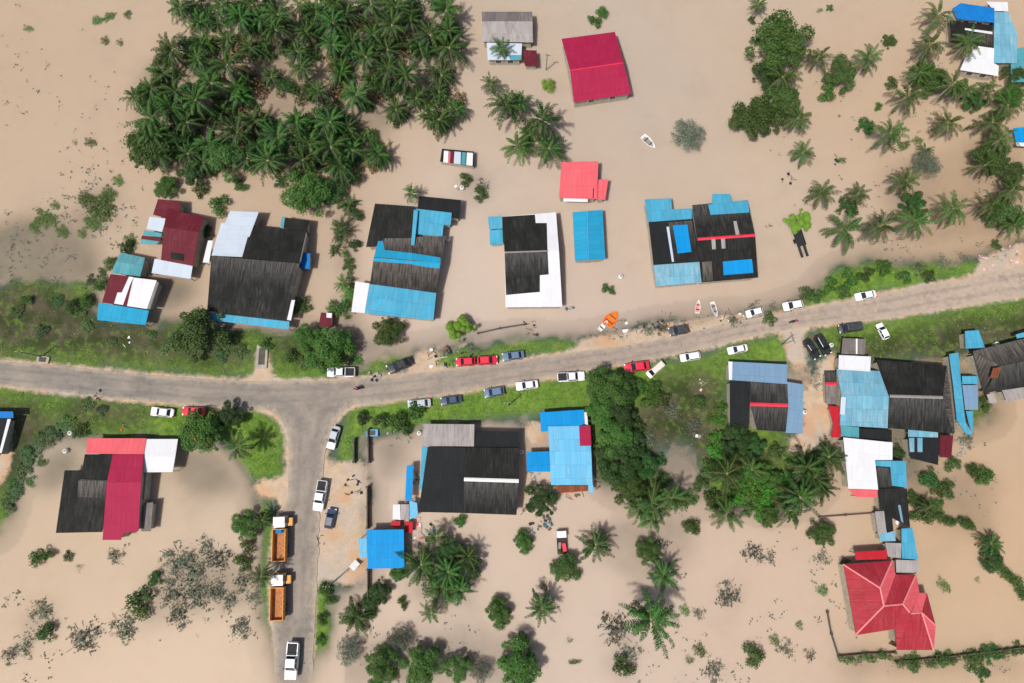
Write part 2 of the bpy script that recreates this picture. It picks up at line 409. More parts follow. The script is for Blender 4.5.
fringe = blur(land, 6)
deep = np.maximum(deep, -1.5 + 1.35 * np.clip(fringe * 2.2, 0, 1))
hgt = np.where(m1 < .04, -3.0, hgt)
hgt = np.where(hgt < 0, np.maximum(np.minimum(hgt, -0.02), deep), hgt)
hgt = np.maximum(np.minimum(hgt, 0.30), np.where(hgt < 0, deep, -9))
hgt = np.where(hgt > 0.0, np.minimum(hgt + (n2 - 0.5) * 0.14 * (1 - np.clip(roadb * 3, 0, 1)), 0.33), hgt)
sink = np.interp(PYg, [590, 690, 740], [0.0, 0.50, 0.75])
hgt = np.where(PXg < 345, hgt - sink * (PYg > 590), hgt)
hgt = np.where((np.abs(XX) > 200) | (np.abs(YY - 30) > 180), -1.5, hgt)
grassf = blur(grass & ~road & ~dirt, 1)
dirtf = np.clip(blur(dirt | road, 2) * 1.3, 0, 1)
mudf = np.zeros(XX.shape)
WX, WY = PXg + (fbm(4, 61) - .5) * 30, PYg + (fbm(4, 69) - .5) * 30
for q in MUD: mudf = np.maximum(mudf, inside(q))
mudf = blur(mudf, 3)
WX, WY = PXg, PYg
def terrain_h(x, y):
    i = int(np.clip(np.searchsorted(GX, x), 0, NXG - 1)); j = int(np.clip(np.searchsorted(GY, y), 0, NYG - 1))
    return float(hgt[j, i])
def grid_mesh(name, zz, mats, attrs):
    me = bpy.data.meshes.new(name)
    nv = NXG * NYG
    co = np.empty((nv, 3), np.float32); co[:, 0], co[:, 1], co[:, 2] = XX.ravel(), YY.ravel(), zz.ravel()
    idx = np.arange(nv).reshape(NYG, NXG)
    q = np.stack([idx[:-1, :-1], idx[:-1, 1:], idx[1:, 1:], idx[1:, :-1]], -1).reshape(-1, 4)
    me.vertices.add(nv); me.vertices.foreach_set("co", co.ravel())
    me.loops.add(q.size); me.loops.foreach_set("vertex_index", q.ravel().astype(np.int32))
    me.polygons.add(len(q)); me.polygons.foreach_set("loop_start", np.arange(0, q.size, 4, dtype=np.int32))
    me.polygons.foreach_set("use_smooth", np.ones(len(q), bool))
    me.update(calc_edges=True); me.validate()
    for k, a in attrs.items():
        if a.ndim == 3:
            me.attributes.new(k, 'FLOAT_COLOR', 'POINT').data.foreach_set("color", a.ravel().astype(np.float32)); continue
        at = me.attributes.new(k, 'FLOAT', 'POINT'); at.data.foreach_set("value", a.ravel().astype(np.float32))
    me.materials.append(mats)
    return link(bpy.data.objects.new(name, me))

t = NT('ground_soil')
pos = t.n("ShaderNodeNewGeometry").outputs["Position"]
ga = t.n("ShaderNodeAttribute", attribute_name="grass").outputs["Fac"]
da = t.n("ShaderNodeAttribute", attribute_name="dirt").outputs["Fac"]
nA, nB, nC = t.noise(pos, 0.13, 6, .6), t.noise(pos, 0.9, 6, .65), t.noise(pos, 4.0, 4, .7)
gcol = t.mix(t.ramp(nA, .35, .65), (0.095, 0.19, 0.018, 1), (0.165, 0.265, 0.04, 1))
gcol = t.mix(t.ramp(nB, .38, .62), gcol, (0.065, 0.125, 0.016, 1))
gcol = t.mix(t.math('MULTIPLY', t.ramp(nC, .45, .75), .5), gcol, (0.19, 0.25, 0.06, 1))
gcol = t.mix(t.math('MULTIPLY', t.ramp(t.noise(pos, .35, 5, .6), .58, .74), .6), gcol, (0.2, 0.16, 0.085, 1))
mu = t.n('ShaderNodeAttribute', attribute_name='mud').outputs['Fac']
gcol = t.mix(t.math('MULTIPLY', mu, t.ramp(t.math('ADD', t.math('MULTIPLY', nB, .6), t.math('MULTIPLY', nA, .4)), .3, .48)), gcol, t.mix(t.ramp(t.noise(pos, .25, 5, .65), .42, .6), (0.034, 0.044, 0.015, 1), (0.08, 0.068, 0.042, 1)))
dcol = t.mix(t.ramp(nB, .3, .7), (0.40, 0.29, 0.19, 1), (0.50, 0.38, 0.27, 1))
dcol = t.mix(t.math('MULTIPLY', t.ramp(nA, .45, .6), .55), dcol, (0.36, 0.33, 0.30, 1))
dcol = t.mix(t.math('MULTIPLY', t.ramp(nC, .5, .8), .5), dcol, (0.22, 0.17, 0.12, 1))
dcol = t.mix(t.math('MULTIPLY', t.ramp(t.noise(pos, .2, 4, .55), .5, .62), .7), dcol, (0.46, 0.27, 0.15, 1))
bed = t.mix(t.ramp(nB, .35, .65), (0.038, 0.062, 0.042, 1), (0.085, 0.11, 0.085, 1))
c = t.mix(ga, bed, gcol)
c = t.mix(t.ramp(t.math('ADD', da, t.math('MULTIPLY', t.math('SUBTRACT', nB, .5), .8)), .35, .65), c, dcol)
M['ground'] = t.done(t.bsdf(c, 0.9, 0.15, bump=nC, bs=0.6, bd=0.08))

t = NT('flood_water')
pos = t.n("ShaderNodeNewGeometry").outputs["Position"]
dep = t.n("ShaderNodeAttribute", attribute_name="depth").outputs["Fac"]
nA, nB = t.noise(pos, 0.022, 5, .55), t.noise(t.scale(pos, 1, 1.6, 1), 0.12, 5, .6)
si = t.n("ShaderNodeAttribute", attribute_name="silt").outputs["Color"]
c = t.mix(t.math('MULTIPLY', t.ramp(nB, .4, .7), .35), si, t.mix(1.0, si, (1.07, 1.06, 1.05, 1), 'MULTIPLY'))
c = t.mix(t.math('MULTIPLY', t.ramp(nA, .4, .65), .5), c, t.mix(1.0, c, (0.96, 0.94, 0.91, 1), 'MULTIPLY'))
c = t.mix(t.math('MULTIPLY', t.ramp(t.noise(pos, .06, 6, .7), .52, .7), .3), c, t.mix(1.0, c, (0.97, 0.92, 0.84, 1), 'MULTIPLY'))
rip = t.noise(t.scale(pos, 1, 1.3, 1), 2.2, 3, .5)
c = t.mix(t.math('MULTIPLY', t.ramp(t.noise(pos, .55, 5, .7), .5, .75), .2), c, t.mix(1.0, c, (0.92, 0.9, 0.88, 1), 'MULTIPLY'))
p = t.bsdf(c, 0.46, 0.12, bump=rip, bs=0.16, bd=0.06)
p.inputs["Subsurface Weight"].default_value = 0.7
p.inputs["Subsurface Radius"].default_value = (2.2, 1.4, 0.9)
p.inputs["Subsurface Scale"].default_value = 1.0
al = t.math('SUBTRACT', 1.0, t.math('EXPONENT', t.math('MULTIPLY', dep, -2.3)), clamp=True)
tr = t.n("ShaderNodeBsdfTransparent")
M['water'] = t.done(t.n("ShaderNodeMixShader", {0: al, 1: tr.outputs[0], 2: p.outputs[0]}))

tag(grid_mesh("ground", hgt, M['ground'], {"grass": grassf, "dirt": dirtf, "mud": mudf}), kind="structure")
# the silt the water carries: greyer in the middle, more yellow towards the sides
SILT = [(640,64,.385,.325,.265),(464,274,.465,.385,.315),(580,330,.45,.36,.29),(960,600,.43,.315,.205),(980,540,.42,.30,.19),(24,64,.385,.295,.205),(60,150,.40,.305,.215),(60,400,.36,.30,.22),(150,660,.44,.335,.235),(60,560,.42,.32,.22),(500,560,.46,.37,.29),(600,640,.46,.375,.30),(760,600,.46,.355,.27),(850,100,.40,.30,.205),(960,210,.41,.295,.19),(790,230,.43,.345,.265),(300,160,.39,.29,.2),(230,260,.40,.31,.22),(550,20,.39,.315,.24),(700,20,.40,.315,.235)]
num = np.zeros(XX.shape + (3,)); den = np.zeros(XX.shape)
for sx_, sy_, *cc in SILT:
    w_ = 1 / ((PXg - sx_) ** 2 + (PYg - sy_) ** 2 + 60 ** 2) ** 1.5
    num += w_[..., None] * np.array(cc) * np.array((1.06, 1.06, 1.08)); den += w_
siltc = np.concatenate([num / den[..., None], np.ones(XX.shape + (1,))], -1)
tag(grid_mesh("flood_water", np.zeros_like(hgt), M['water'], {"depth": np.clip(-hgt, 0, 3), "silt": siltc}), kind="structure")

t = NT('dusty_asphalt')
pos = t.n("ShaderNodeNewGeometry").outputs["Position"]
uv = t.n("ShaderNodeUVMap").outputs[0]
nA, nB, nC = t.noise(pos, .12, 5, .6), t.noise(pos, 1.1, 6, .65), t.noise(t.scale(uv, 0.06, 1.3, 1), 3.0, 5, .6)
c = t.mix(t.ramp(nB, .3, .7), (0.15, 0.134, 0.114, 1), (0.205, 0.183, 0.158, 1))
c = t.mix(t.math('MULTIPLY', t.ramp(nC, .42, .62), .6), c, (0.255, 0.222, 0.186, 1))
dx_ = t.ramp(t.n('ShaderNodeSeparateXYZ', {0: pos}).outputs[0], -60.0, 85.0)
c = t.mix(t.math('MULTIPLY', dx_, t.ramp(nB, .1, .6)), c, (0.40, 0.305, 0.235, 1))
c = t.mix(t.math('MULTIPLY', t.ramp(nA, .48, .68), .5), c, (0.35, 0.28, 0.215, 1))
c = t.mix(t.math('MULTIPLY', t.ramp(t.noise(pos, .5, 6, .7), .58, .7), .5), c, (0.13, 0.12, 0.11, 1))
ve = t.n("ShaderNodeSeparateXYZ", {0: uv}).outputs[1]
trk = t.math('ABSOLUTE', t.math('SUBTRACT', t.math('ABSOLUTE', t.math('SUBTRACT', ve, .5)), .2))
trk = t.math('MULTIPLY', t.ramp(t.math('ADD', trk, t.math('MULTIPLY', t.math('SUBTRACT', nB, .5), .12)), .10, .02), t.ramp(nA, .3, .55))
c = t.mix(t.math('MULTIPLY', trk, .28), c, (0.12, 0.11, 0.10, 1))
edge = t.math('MULTIPLY', t.math('ABSOLUTE', t.math('SUBTRACT', ve, .5)), 2.0)
edge = t.ramp(t.math('ADD', edge, t.math('MULTIPLY', t.math('SUBTRACT', nB, .5), .7)), .72, 1.0)
c = t.mix(t.math('MULTIPLY', edge, .7), c, (0.38, 0.31, 0.23, 1))
M['asphalt'] = t.done(t.bsdf(c, 0.85, 0.2, bump=nB, bs=0.15))

def catmull(pts, n=6):
    out = []
    for i in range(len(pts) - 1):
        p = [np.array(pts[min(max(k, 0), len(pts) - 1)], float) for k in (i - 1, i, i + 1, i + 2)]
        for s in range(n):
            u = s / n
            out.append(0.5 * (2 * p[1] + (p[2] - p[0]) * u + (2 * p[0] - 5 * p[1] + 4 * p[2] - p[3]) * u * u + (3 * p[1] - 3 * p[2] + p[3] - p[0]) * u ** 3))
    return out + [np.array(pts[-1], float)]
def road_sheet(name, A, B, z, zf=None):
    A, B = catmull(A), catmull(B); k = 6
    vs, fs, uvs = [], [], []
    r = random.Random(3); uu = []
    for i, (a, b) in enumerate(zip(A, B)):
        ja, jb = r.uniform(-.8, .8), r.uniform(-.8, .8)
        d = b - a; d = d / np.linalg.norm(d)
        a, b = a + d * ja, b + d * jb
        for j in range(k + 1):
            p = a + (b - a) * j / k
            zz = z - (zf(p[1]) if zf else 0)
            vs.append(W(p[0], p[1], zz + 0.03 * (1 - (2 * j / k - 1) ** 2)))
        uu.append(0 if i == 0 else uu[-1] + (vs[-k - 1] - vs[-2 * k - 2]).length)
        # skirts
    n = len(A)
    for i in range(n - 1):
        for j in range(k):
            q = (i * (k + 1) + j, (i + 1) * (k + 1) + j, (i + 1) * (k + 1) + j + 1, i * (k + 1) + j + 1)
            fs.append(q); uvs += [(uu[i], j / k), (uu[i + 1], j / k), (uu[i + 1], (j + 1) / k), (uu[i], (j + 1) / k)]
    for jj, sgn in ((0, 1), (k, -1)):
        base = len(vs)
        for i in range(n): vs.append(vs[i * (k + 1) + jj] - Vector((0, 0, 0.25)))
        for i in range(n - 1):
            fs.append((i * (k + 1) + jj, base + i, base + i + 1, (i + 1) * (k + 1) + jj)); e = jj / k
            uvs += [(uu[i], e), (uu[i], e), (uu[i + 1], e), (uu[i + 1], e)]
    o = mesh_obj(name, vs, fs, M['asphalt'], uvs=uvs)
    bm = bmesh.new(); bm.from_mesh(o.data); bmesh.ops.recalc_face_normals(bm, faces=bm.faces)
    if sum(f.normal.z for f in bm.faces) < 0: bmesh.ops.reverse_faces(bm, faces=bm.faces)
    bm.to_mesh(o.data); bm.free()
    return tag(o, kind="structure")
ROAD_Z = 0.40
road_sheet("main_road", ROAD_TOP, ROAD_BOT, ROAD_Z)
road_sheet("side_road", SIDE_L, SIDE_R, ROAD_Z + 0.012, lambda py: float(np.interp(py, [590, 690, 740], [0, .50, .75])))

# concrete drive slab and rubble pad are part of the ground; short grass on the verges
ok = (grassf > 0.5) & (hgt > 0.02) & (roadb < 0.3) & (np.abs(XX) < 140) & (PYg > -60) & (PYg < 760)
js, is_ = np.nonzero(ok)
N = 42000
pick = nrg.integers(0, len(js), N)
bx = XX[js[pick], is_[pick]] + nrg.uniform(-.25, .25, N); by = YY[js[pick], is_[pick]] + nrg.uniform(-.25, .25, N); bz = hgt[js[pick], is_[pick]] - 0.03
keep = (vnoise(bx / 3.1, by / 3.1, 77) > 0.35) & (nrg.random(N) > mudf[js[pick], is_[pick]] * .85)
bx, by, bz = bx[keep], by[keep], bz[keep]; N = len(bx)
ang = nrg.uniform(0, 2 * np.pi, N); ln = nrg.uniform(.08, .26, N); wd = nrg.uniform(.06, .16, N); lean = nrg.uniform(.1, .3, N)
gv = np.empty((N, 3, 3), np.float32)
dx, dy = np.cos(ang), np.sin(ang)
gv[:, 0] = np.stack([bx - dy * wd, by + dx * wd, bz], -1); gv[:, 1] = np.stack([bx + dy * wd, by - dx * wd, bz], -1)
gv[:, 2] = np.stack([bx + dx * lean, by + dy * lean, bz + ln], -1)
g = mesh_obj("grass", gv.reshape(-1, 3).tolist(), [(3 * i, 3 * i + 1, 3 * i + 2) for i in range(N)], M['grass_blade'])
tag(g, "rough short grass growing on the road verges and lawns", "grass", kind="stuff")

# ------------------------------------------------------------------ buildings
def ray(px, py):
    a, b = (px - 512.0) / FPX, -(py - 341.5) / FPX
    return Vector((a, b * CP + SP, b * SP - CP))
CAMP = Vector((0, 0, HCAM))
class House:
    def __init__(s, name, label, px, py, cat="house", group=None):
        s.o = Vector(W(px, py, 0)); s.root = empty(name, s.o); tag(s.root, label, cat, group)
        s.panels = []
    def hit(s, plane, p, off=0.0):
        P, n = plane
        d = ray(*p); t = n.dot(P + n * off - CAMP) / n.dot(d)
        return CAMP + d * t
    def slab(s, name, mat, vs, parent, th=0.06, uvrot=False, origin=None):
        n = len(vs)
        nor = Vector((0, 0, 0))
        for i in range(n):
            a, b = vs[i], vs[(i + 1) % n]
            nor += Vector(((a.y - b.y) * (a.z + b.z), (a.z - b.z) * (a.x + b.x), (a.x - b.x) * (a.y + b.y)))
        nor.normalize()
        if nor.z < 0: vs = vs[::-1]; nor = -nor; flip = True
        else: flip = False
        e = (vs[1] - vs[0]) if not flip else (vs[-1] - vs[-2])
        e = (e - nor * e.dot(nor)).normalized(); f = nor.cross(e)
        if uvrot: e, f = f, e
        uv = lambda q, z=vs[0] if not flip else vs[-1]: ((q - z).dot(e), (q - z).dot(f))
        allv = vs + [v - nor * th for v in vs]
        fs = [tuple(range(n)), tuple(range(2 * n - 1, n - 1, -1))] + [(i, n + i, n + (i + 1) % n, (i + 1) % n) for i in range(n)]
        uvs = [uv(allv[i]) for fa in fs for i in fa]
        return mesh_obj(name, [v - s.o for v in allv], fs, mat, parent, uvs)
    def panel(s, mat, pts, ha, hb, name="roof", walls=True, wall='wall', rot=False, posts=(), parent=None, inset=0.35, base=-1.3):
        p0, p1 = Vector(pts[0]), Vector(pts[1])
        e = (p1 - p0).normalized(); nn = Vector((-e.y, e.x))
        pf = max(pts, key=lambda p: abs((Vector(p) - p0).dot(nn)))
        A, B, C = W(*pts[0], ha), W(*pts[1], ha), W(*pf, hb)
        n = (B - A).cross(C - A).normalized()
        if n.z < 0: n = -n
        plane = (A, n)
        vs = [s.hit(plane, p) for p in pts]
        o = s.slab(name, M[mat], vs, parent or s.root, uvrot=rot)
        s.panels.append(dict(o=o, pts=pts, plane=plane, vs=vs, walls=walls, wall=wall, inset=inset, base=base))
        if posts:
            mb = None
            for p in posts:
                q = s.hit(plane, p, -0.08)
                MB().tube([Vector((q.x, q.y, -1.4)) - s.o, q - s.o], 0.06, 6).build("post", M['timber'], s.root)
        o["pid"] = len(s.panels) - 1
        return o
    def sheet(s, par, mat, pts, off=0.05, name="roof_sheet", rot=False):
        pl = s.panels[par["pid"]]["plane"]
        return s.slab(name, M[mat], [s.hit(pl, p, off) for p in pts], par, th=0.03, uvrot=rot)
    def cap(s, par, a, b, mat, w=0.22, off=0.06, name="ridge_cap"):
        pl = s.panels[par["pid"]]["plane"]
        A, B = s.hit(pl, a, off) - s.o, s.hit(pl, b, off) - s.o
        d = (B - A).normalized(); sd_ = Vector((-d.y, d.x, 0)).normalized() * w; up = Vector((0, 0, 0.09))
        vs = [A - sd_ - up, A + up * .6, A + sd_ - up, B - sd_ - up, B + up * .6, B + sd_ - up]
        return mesh_obj(name, vs, [(0, 1, 4, 3), (1, 2, 5, 4), (0, 2, 1), (3, 4, 5), (0, 3, 5, 2)], M[mat], par)
    def done(s):
        groups = {}
        for i, p in enumerate(s.panels):
            if not p['walls']: continue
            vs, n = p['vs'], len(p['vs'])
            shared = []
            for k in range(n):
                a, b = vs[k], vs[(k + 1) % n]
                hit_ = False
                for j, q in enumerate(s.panels):
                    if j == i or not q['walls']: continue
                    m = len(q['vs'])
                    for l in range(m):
                        c, d = q['vs'][l], q['vs'][(l + 1) % m]
                        if (a - d).length < .5 and (b - c).length < .5 or (a - c).length < .5 and (b - d).length < .5: hit_ = True
                shared.append(hit_)
            area = sum(vs[k].x * vs[(k + 1) % n].y - vs[(k + 1) % n].x * vs[k].y for k in range(n))
            sg = 1 if area > 0 else -1
            lines = []
            for k in range(n):
                a, b = vs[k].xy, vs[(k + 1) % n].xy
                d = (b - a).normalized(); nn = Vector((-d.y, d.x)) * sg
                off = 0.0 if shared[k] else p['inset']
                lines.append((a + nn * off, d))
            P, nr = p['plane']
            top = []
            for k in range(n):
                (a, d), (b, e) = lines[k - 1], lines[k]
                den = d.x * e.y - d.y * e.x
                if abs(den) < 0.05: q = b
                else:
                    tt = ((b.x - a.x) * e.y - (b.y - a.y) * e.x) / den; q = a + d * tt
                z = P.z - (nr.x * (q.x - P.x) + nr.y * (q.y - P.y)) / nr.z
                top.append(Vector((q.x, q.y, z - 0.09)))
            mb = groups.setdefault(p['wall'], MB())
            for k in range(n):
                if shared[k]: continue
                a, b = top[k] - s.o, top[(k + 1) % n] - s.o
                A, B = Vector((a.x, a.y, p['base'])), Vector((b.x, b.y, p['base']))
                mb.add([A, B, b, a], [(0, 1, 2, 3) if sg > 0 else (3, 2, 1, 0)])
                ln = (b - a).length
                # window openings on the long walls that face the road side
                if ln > 4.5 and p.get('win', True):
                    d = (B - A).normalized(); nn = Vector((d.y, -d.x, 0)) * sg
                    if nn.y < -0.5:
                        zt = min(a.z, b.z) - 0.45
                        if zt > 1.0:
                            for q in (0.3, 0.7):
                                c = A + d * ln * q; c.z = zt - 0.45
                                rz = math.atan2(d.y, d.x)
                                w = MB().box(c + nn * 0.02, (1.3, .1, 1.0), rz).build("window", M['white_trim'], s.root)
                                MB().box(c + nn * 0.05, (1.1, .08, .8), rz).build("pane", M['glass'], w)
        for w, mb in groups.items():
            mb.build("wall", M[w], s.root)
        for p in s.panels: del p['o']["pid"]

# A maroon roofed house
h = House("house", "maroon-roofed house with white and pale cyan awnings beside the big black roof", 175, 240)
u = h.panel('maroon', [(167,209),(205,217),(199,232),(164,227)], 2.6, 3.5)
h.panel('maroon', [(153,214.6),(158,199),(180,201),(180,211),(166,218)], 2.3, 2.5)
l = h.panel('maroon', [(164,227),(199,232),(193,266),(161,260)], 3.5, 2.5)
h.sheet(l, 'black_roof', [(171,252),(184,254),(184,261),(171,259)])  # dark sheet painted in for the shade inside an opening
h.panel('ice_roof', [(154.6,258.7),(192.6,266),(190.5,279),(151.5,273)], 2.4, 2.0, "awning", False, posts=[(190,278),(152.5,272)])
h.panel('ice_roof', [(149.5,216.7),(166,218.5),(162,232),(146.4,229)], 2.3, 2.0, "awning", True)
h.panel('teal', [(144,230.5),(162,233),(161,237),(143,235.5)], 2.1, 1.9, "awning", False)
h.panel('teal', [(142,239),(160,241.5),(156,244.5),(140,244)], 1.9, 1.7, "awning", False)
h.panel('maroon', [(142,235.5),(161,237.5),(160,241),(141,239.5)], 1.8, 1.7, "awning", True)
h.done()
# B white and maroon house with the blue awning
h = House("house", "house with white and maroon roof and bright blue awning at left of road verge", 125, 290)
t_ = h.panel('teal', [(120.5,252.5),(145,257.5),(143,265.5),(116,261)], 2.3, 2.7)
h.panel('teal', [(116,261),(143,265.5),(140,276.5),(111.5,273)], 2.7, 2.3)
r_ = h.panel('maroon', [(110.5,274),(156.7,280),(147,309),(102,302.5)], 3.1, 2.7)
h.sheet(r_, 'white_roof', [(133.5,277.5),(156.7,280.3),(147,309),(127,306)])
h.sheet(r_, 'white_roof', [(129,276.5),(133.5,277.2),(130,285),(123,305),(114,303.5),(117.5,292.5),(121.8,292.5)])
h.panel('cyan_roof', [(99,302.5),(149,310.5),(145.5,325),(97,320)], 2.6, 2.3, "awning", False, posts=[(144,324),(98.5,319)])
h.cap(r_, (157.5,282), (148.5,309), 'grey_trim', name="gutter")
h.done()
# C the large black roof
h = House("house", "large black-roofed house with pale blue side roof and blue front gutter", 250, 270)
u = h.panel('black_roof', [(251,225),(307,231),(299.5,263.5),(242,257.5)], 2.7, 4.0)
h.panel('black_roof', [(285,217.5),(309,220.5),(307,231),(283.5,228)], 2.5, 2.7)
l = h.panel('black_worn', [(211.5,255.5),(299.5,263.5),(287,320),(207,311)], 4.0, 2.8)
h.panel('ice_roof', [(230,211),(258.7,212),(242,257),(211.5,255.5)], 2.9, 3.4, rot=True)
h.panel('ice_roof', [(221,223),(230,223),(214,255),(211.5,255.5)], 2.7, 2.9, name="awning", walls=False)
h.panel('white_roof', [(208,240.5),(213,240.5),(209,262.5),(202.7,262.5)], 2.6, 2.3, "awning", False, rot=True, posts=[(203.5,261.5)])
h.panel('teal', [(281.5,216.5),(286,217),(284.5,229),(280.5,228)], 2.5, 2.5, "awning", False)
h.panel('sky_blue', [(208,312.5),(289.5,321.5),(288.5,329.5),(209,320)], 2.7, 2.45, "awning", False, posts=[(288,328.5),(212,319.5)])
h.sheet(l, 'white_roof', [(291.5,300),(295,300),(291,320.5),(287,319.8)], 0.08, "flashing")
h.panel('deep_blue', [(299.4,251.5),(310.4,253.7),(309.3,269),(299.4,267.5)], 2.5, 2.2, "awning", True)
h.cap(u, (306.5,233), (300,262), 'grey_trim', .12, name="gutter")
h.done()
# D blue and dark stepped roof house
h = House("house", "stepped house of dark and sky blue roofs with a white corner at left", 405, 260)
h.panel('black_roof', [(375,203.5),(415,206.5),(410.7,244.5),(366,247)], 3.3, 2.8)
h.panel('charcoal', [(419,196),(461,200),(459,219),(417,212)], 2.3, 2.6)
a = h.panel('sky_blue', [(416,208.6),(451.7,212.7),(450.7,225),(443.5,225),(442.5,237),(416,234)], 2.9, 2.5)
h.panel('sky_blue', [(413.8,209.6),(418,210.6),(414.3,245.5),(411,245)], 3.4, 3.4, "gutter", False)
u = h.panel('brown_worn', [(383,238),(446,236),(440.4,262),(374,256)], 2.9, 3.9)
h.sheet(u, 'cyan_roof', [(378,241),(383,241),(384.5,250),(411.7,253),(440.4,257.5),(440.4,263),(373.8,257.5)])
l = h.panel('brown_worn', [(373.8,257),(440.4,262.5),(435.3,292.6),(370,284)], 3.9, 3.0)
h.sheet(l, 'cyan_roof', [(373.8,257.6),(440.4,263),(439.4,268.5),(425,267),(410,264),(373,261.2)])
h.panel('sky_blue', [(369.7,283.8),(436.3,293),(433.3,320.3),(364.8,313.5)], 2.95, 2.5, walls=True)
h.panel('white_roof', [(355.4,281.3),(369.5,283.4),(364.6,313),(351.3,312)], 2.8, 2.45, "awning", False, posts=[(352.5,311),(356.5,282.5)])
h.done()
# E white and black house
h = House("house", "white-roofed house with large black roof patch and two small blue side roofs", 532, 260)
u = h.panel('white_roof', [(502.4,216.4),(556,212.2),(558.9,250.3),(504.5,252.5)], 2.7, 3.8)
l = h.panel('white_roof', [(504.5,252.5),(558.9,250.3),(562.2,306.8),(505.6,307.3)], 3.8, 2.6)
h.sheet(u, 'black_roof', [(502.4,216.7),(534.8,214.6),(535.6,223),(546.7,223),(547.5,250.4),(504.5,252)])
h.sheet(l, 'black_worn', [(504.6,253),(547.5,251),(548.7,274.4),(539.8,275.2),(539.8,292),(527,293),(506,295)])
h.cap(l, (505,252.5), (548,250.8), 'grey_trim')
h.panel('sky_blue', [(488,216.7),(502,216),(502.4,228.6),(489,229.6)], 2.3, 2.1)
h.panel('sky_blue', [(489.5,230.3),(502.4,229.3),(503,244),(490,245)], 2.1, 1.9)
h.done()
# F crimson house
h = House("house", "single crimson gabled roof alone in open flood water at the top", 597, 66)
u = h.panel('crimson', [(561.5,38.8),(615,31.8),(623.3,62.5),(570,70)], 2.5, 4.5)
l = h.panel('crimson', [(570,70),(623.3,62.5),(631.5,93.8),(574,102.5)], 4.5, 2.5)
h.cap(l, (570,70), (623.3,62.5), 'red_trim', .12)
h.done()
# G coral house
h = House("house", "small coral red roof with a white front awning above the plain blue roof", 582, 180)
u = h.panel('coral', [(561.4,162.2),(598.3,161.2),(597,199),(559,198)], 2.9, 2.5)
h.panel('coral', [(598.6,179.4),(608.3,179.4),(605.3,199.8),(596.5,199.8)], 2.4, 2.2)
h.panel('white_roof', [(563.4,198.2),(587.8,198.6),(587.8,202),(563.4,201.5)], 2.3, 2.2, "awning", False)
h.cap(u, (593.5,188), (593.2,198), 'dark', .1, name="gutter")
h.done()
# H blue rectangle
h = House("house", "plain bright blue gabled roof below the small coral red roof", 588, 236)
u = h.panel('cyan_roof', [(572.7,212.2),(575,260.8),(589,260),(587.6,211)], 2.3, 2.9)
l = h.panel('cyan_roof', [(587.6,211),(589,260),(605.3,259),(602.5,209.7)], 2.9, 2.3)
h.cap(l, (587.6,211), (589,260), 'blue_trim', .1)
h.done()
# I two joined black roofs
h = House("house", "two joined black roofs with blue patches, blue corners and a thin red ridge", 703, 242)
h.panel('sky_blue', [(644.7,199.5),(671.2,198.2),(672.4,209.2),(692.2,208.4),(692.2,219),(648,222.5)], 2.3, 2.6)
a = h.panel('charcoal', [(648.7,222),(692.2,218.8),(701,261.5),(653.5,265)], 2.9, 2.9, rot=False)
h.sheet(a, 'black_worn', [(668.5,222),(692,220.5),(700.5,261),(672.5,262.5)], 0.04)
h.sheet(a, 'vivid_blue', [(672.9,225.3),(687.4,224.5),(691.4,251.8),(677.7,253.4)], 0.10)
h.sheet(a, 'ice_roof', [(666.4,226.9),(669,226.5),(674,261.5),(672,262)], 0.10, "flashing")
h.panel('worn_blue', [(653.5,265),(699.4,261.8),(701.4,282.4),(656.7,286.5)], 2.85, 2.4, "awning", True)
u = h.panel('black_worn', [(692.2,205),(747.8,200),(755,235),(697,239.3)], 2.8, 3.9)
l = h.panel('black_roof', [(697,239.3),(755,235),(758.2,277.6),(702,282.4)], 3.9, 2.7)
h.sheet(u, 'sky_blue', [(708.3,204.3),(712,204),(712.3,193.9),(730,193.9),(731.7,201),(747.8,200.3),(749.4,212.4),(710.7,214.8)])
h.sheet(l, 'vivid_blue', [(722.8,261.5),(751.8,259),(753.4,272.8),(723.6,275.2)])
h.sheet(l, 'grey_roof', [(711.3,239.2),(715.3,239),(716,249.2),(712.2,249.4)])
h.sheet(l, 'grey_roof', [(721,238.8),(725,238.5),(725.6,248.4),(721.8,248.6)])
h.sheet(l, 'brown_worn', [(702,262),(711.5,261),(713,280.5),(703,281.5)])
h.sheet(u, 'grey_roof', [(733.3,221.2),(736.5,221),(739.5,234.5),(735.8,234.8)])
h.cap(l, (697.5,239), (755,235), 'red_trim', .26)
h.done()
# J red, black, white house
h = House("house", "house half crimson and half black with a white lean-to at lower left", 115, 487)
h.panel('coral', [(87.4,438.2),(146.3,438.2),(143.6,454.5),(86,453.5)], 2.6, 2.9)
u = h.panel('crimson', [(112.9,454.3),(143.6,454.3),(141,482),(106.7,482)], 3.0, 3.7)
l = h.panel('crimson', [(106.7,482),(141,482),(138.4,531.3),(123.4,533),(120.8,540),(102.4,540)], 3.7, 2.7)
h.panel('black_roof', [(84.8,454.3),(112.9,454.3),(106.7,480),(80.4,479.2)], 2.7, 3.2)
b = h.panel('black_worn', [(80.4,479),(106.7,480.3),(102.4,532),(74,532.6)], 3.3, 2.6)
h.panel('black_roof', [(64.6,470.3),(81.3,470.3),(75,532.6),(55.8,533)], 2.7, 2.4)
h.sheet(b, 'brown_worn', [(78.5,480.5),(104,481),(101,498),(77,497)])
w = h.panel('white_roof', [(146.3,439),(177.9,439),(175.3,456.5),(143.4,456.5)], 2.5, 2.8, walls=False, posts=[(177,440),(148,440)])
w = h.panel('white_roof', [(143.4,456.5),(175.3,456.5),(172.6,472),(140.5,472.4)], 2.8, 2.5, walls=False, posts=[(171.5,471)])
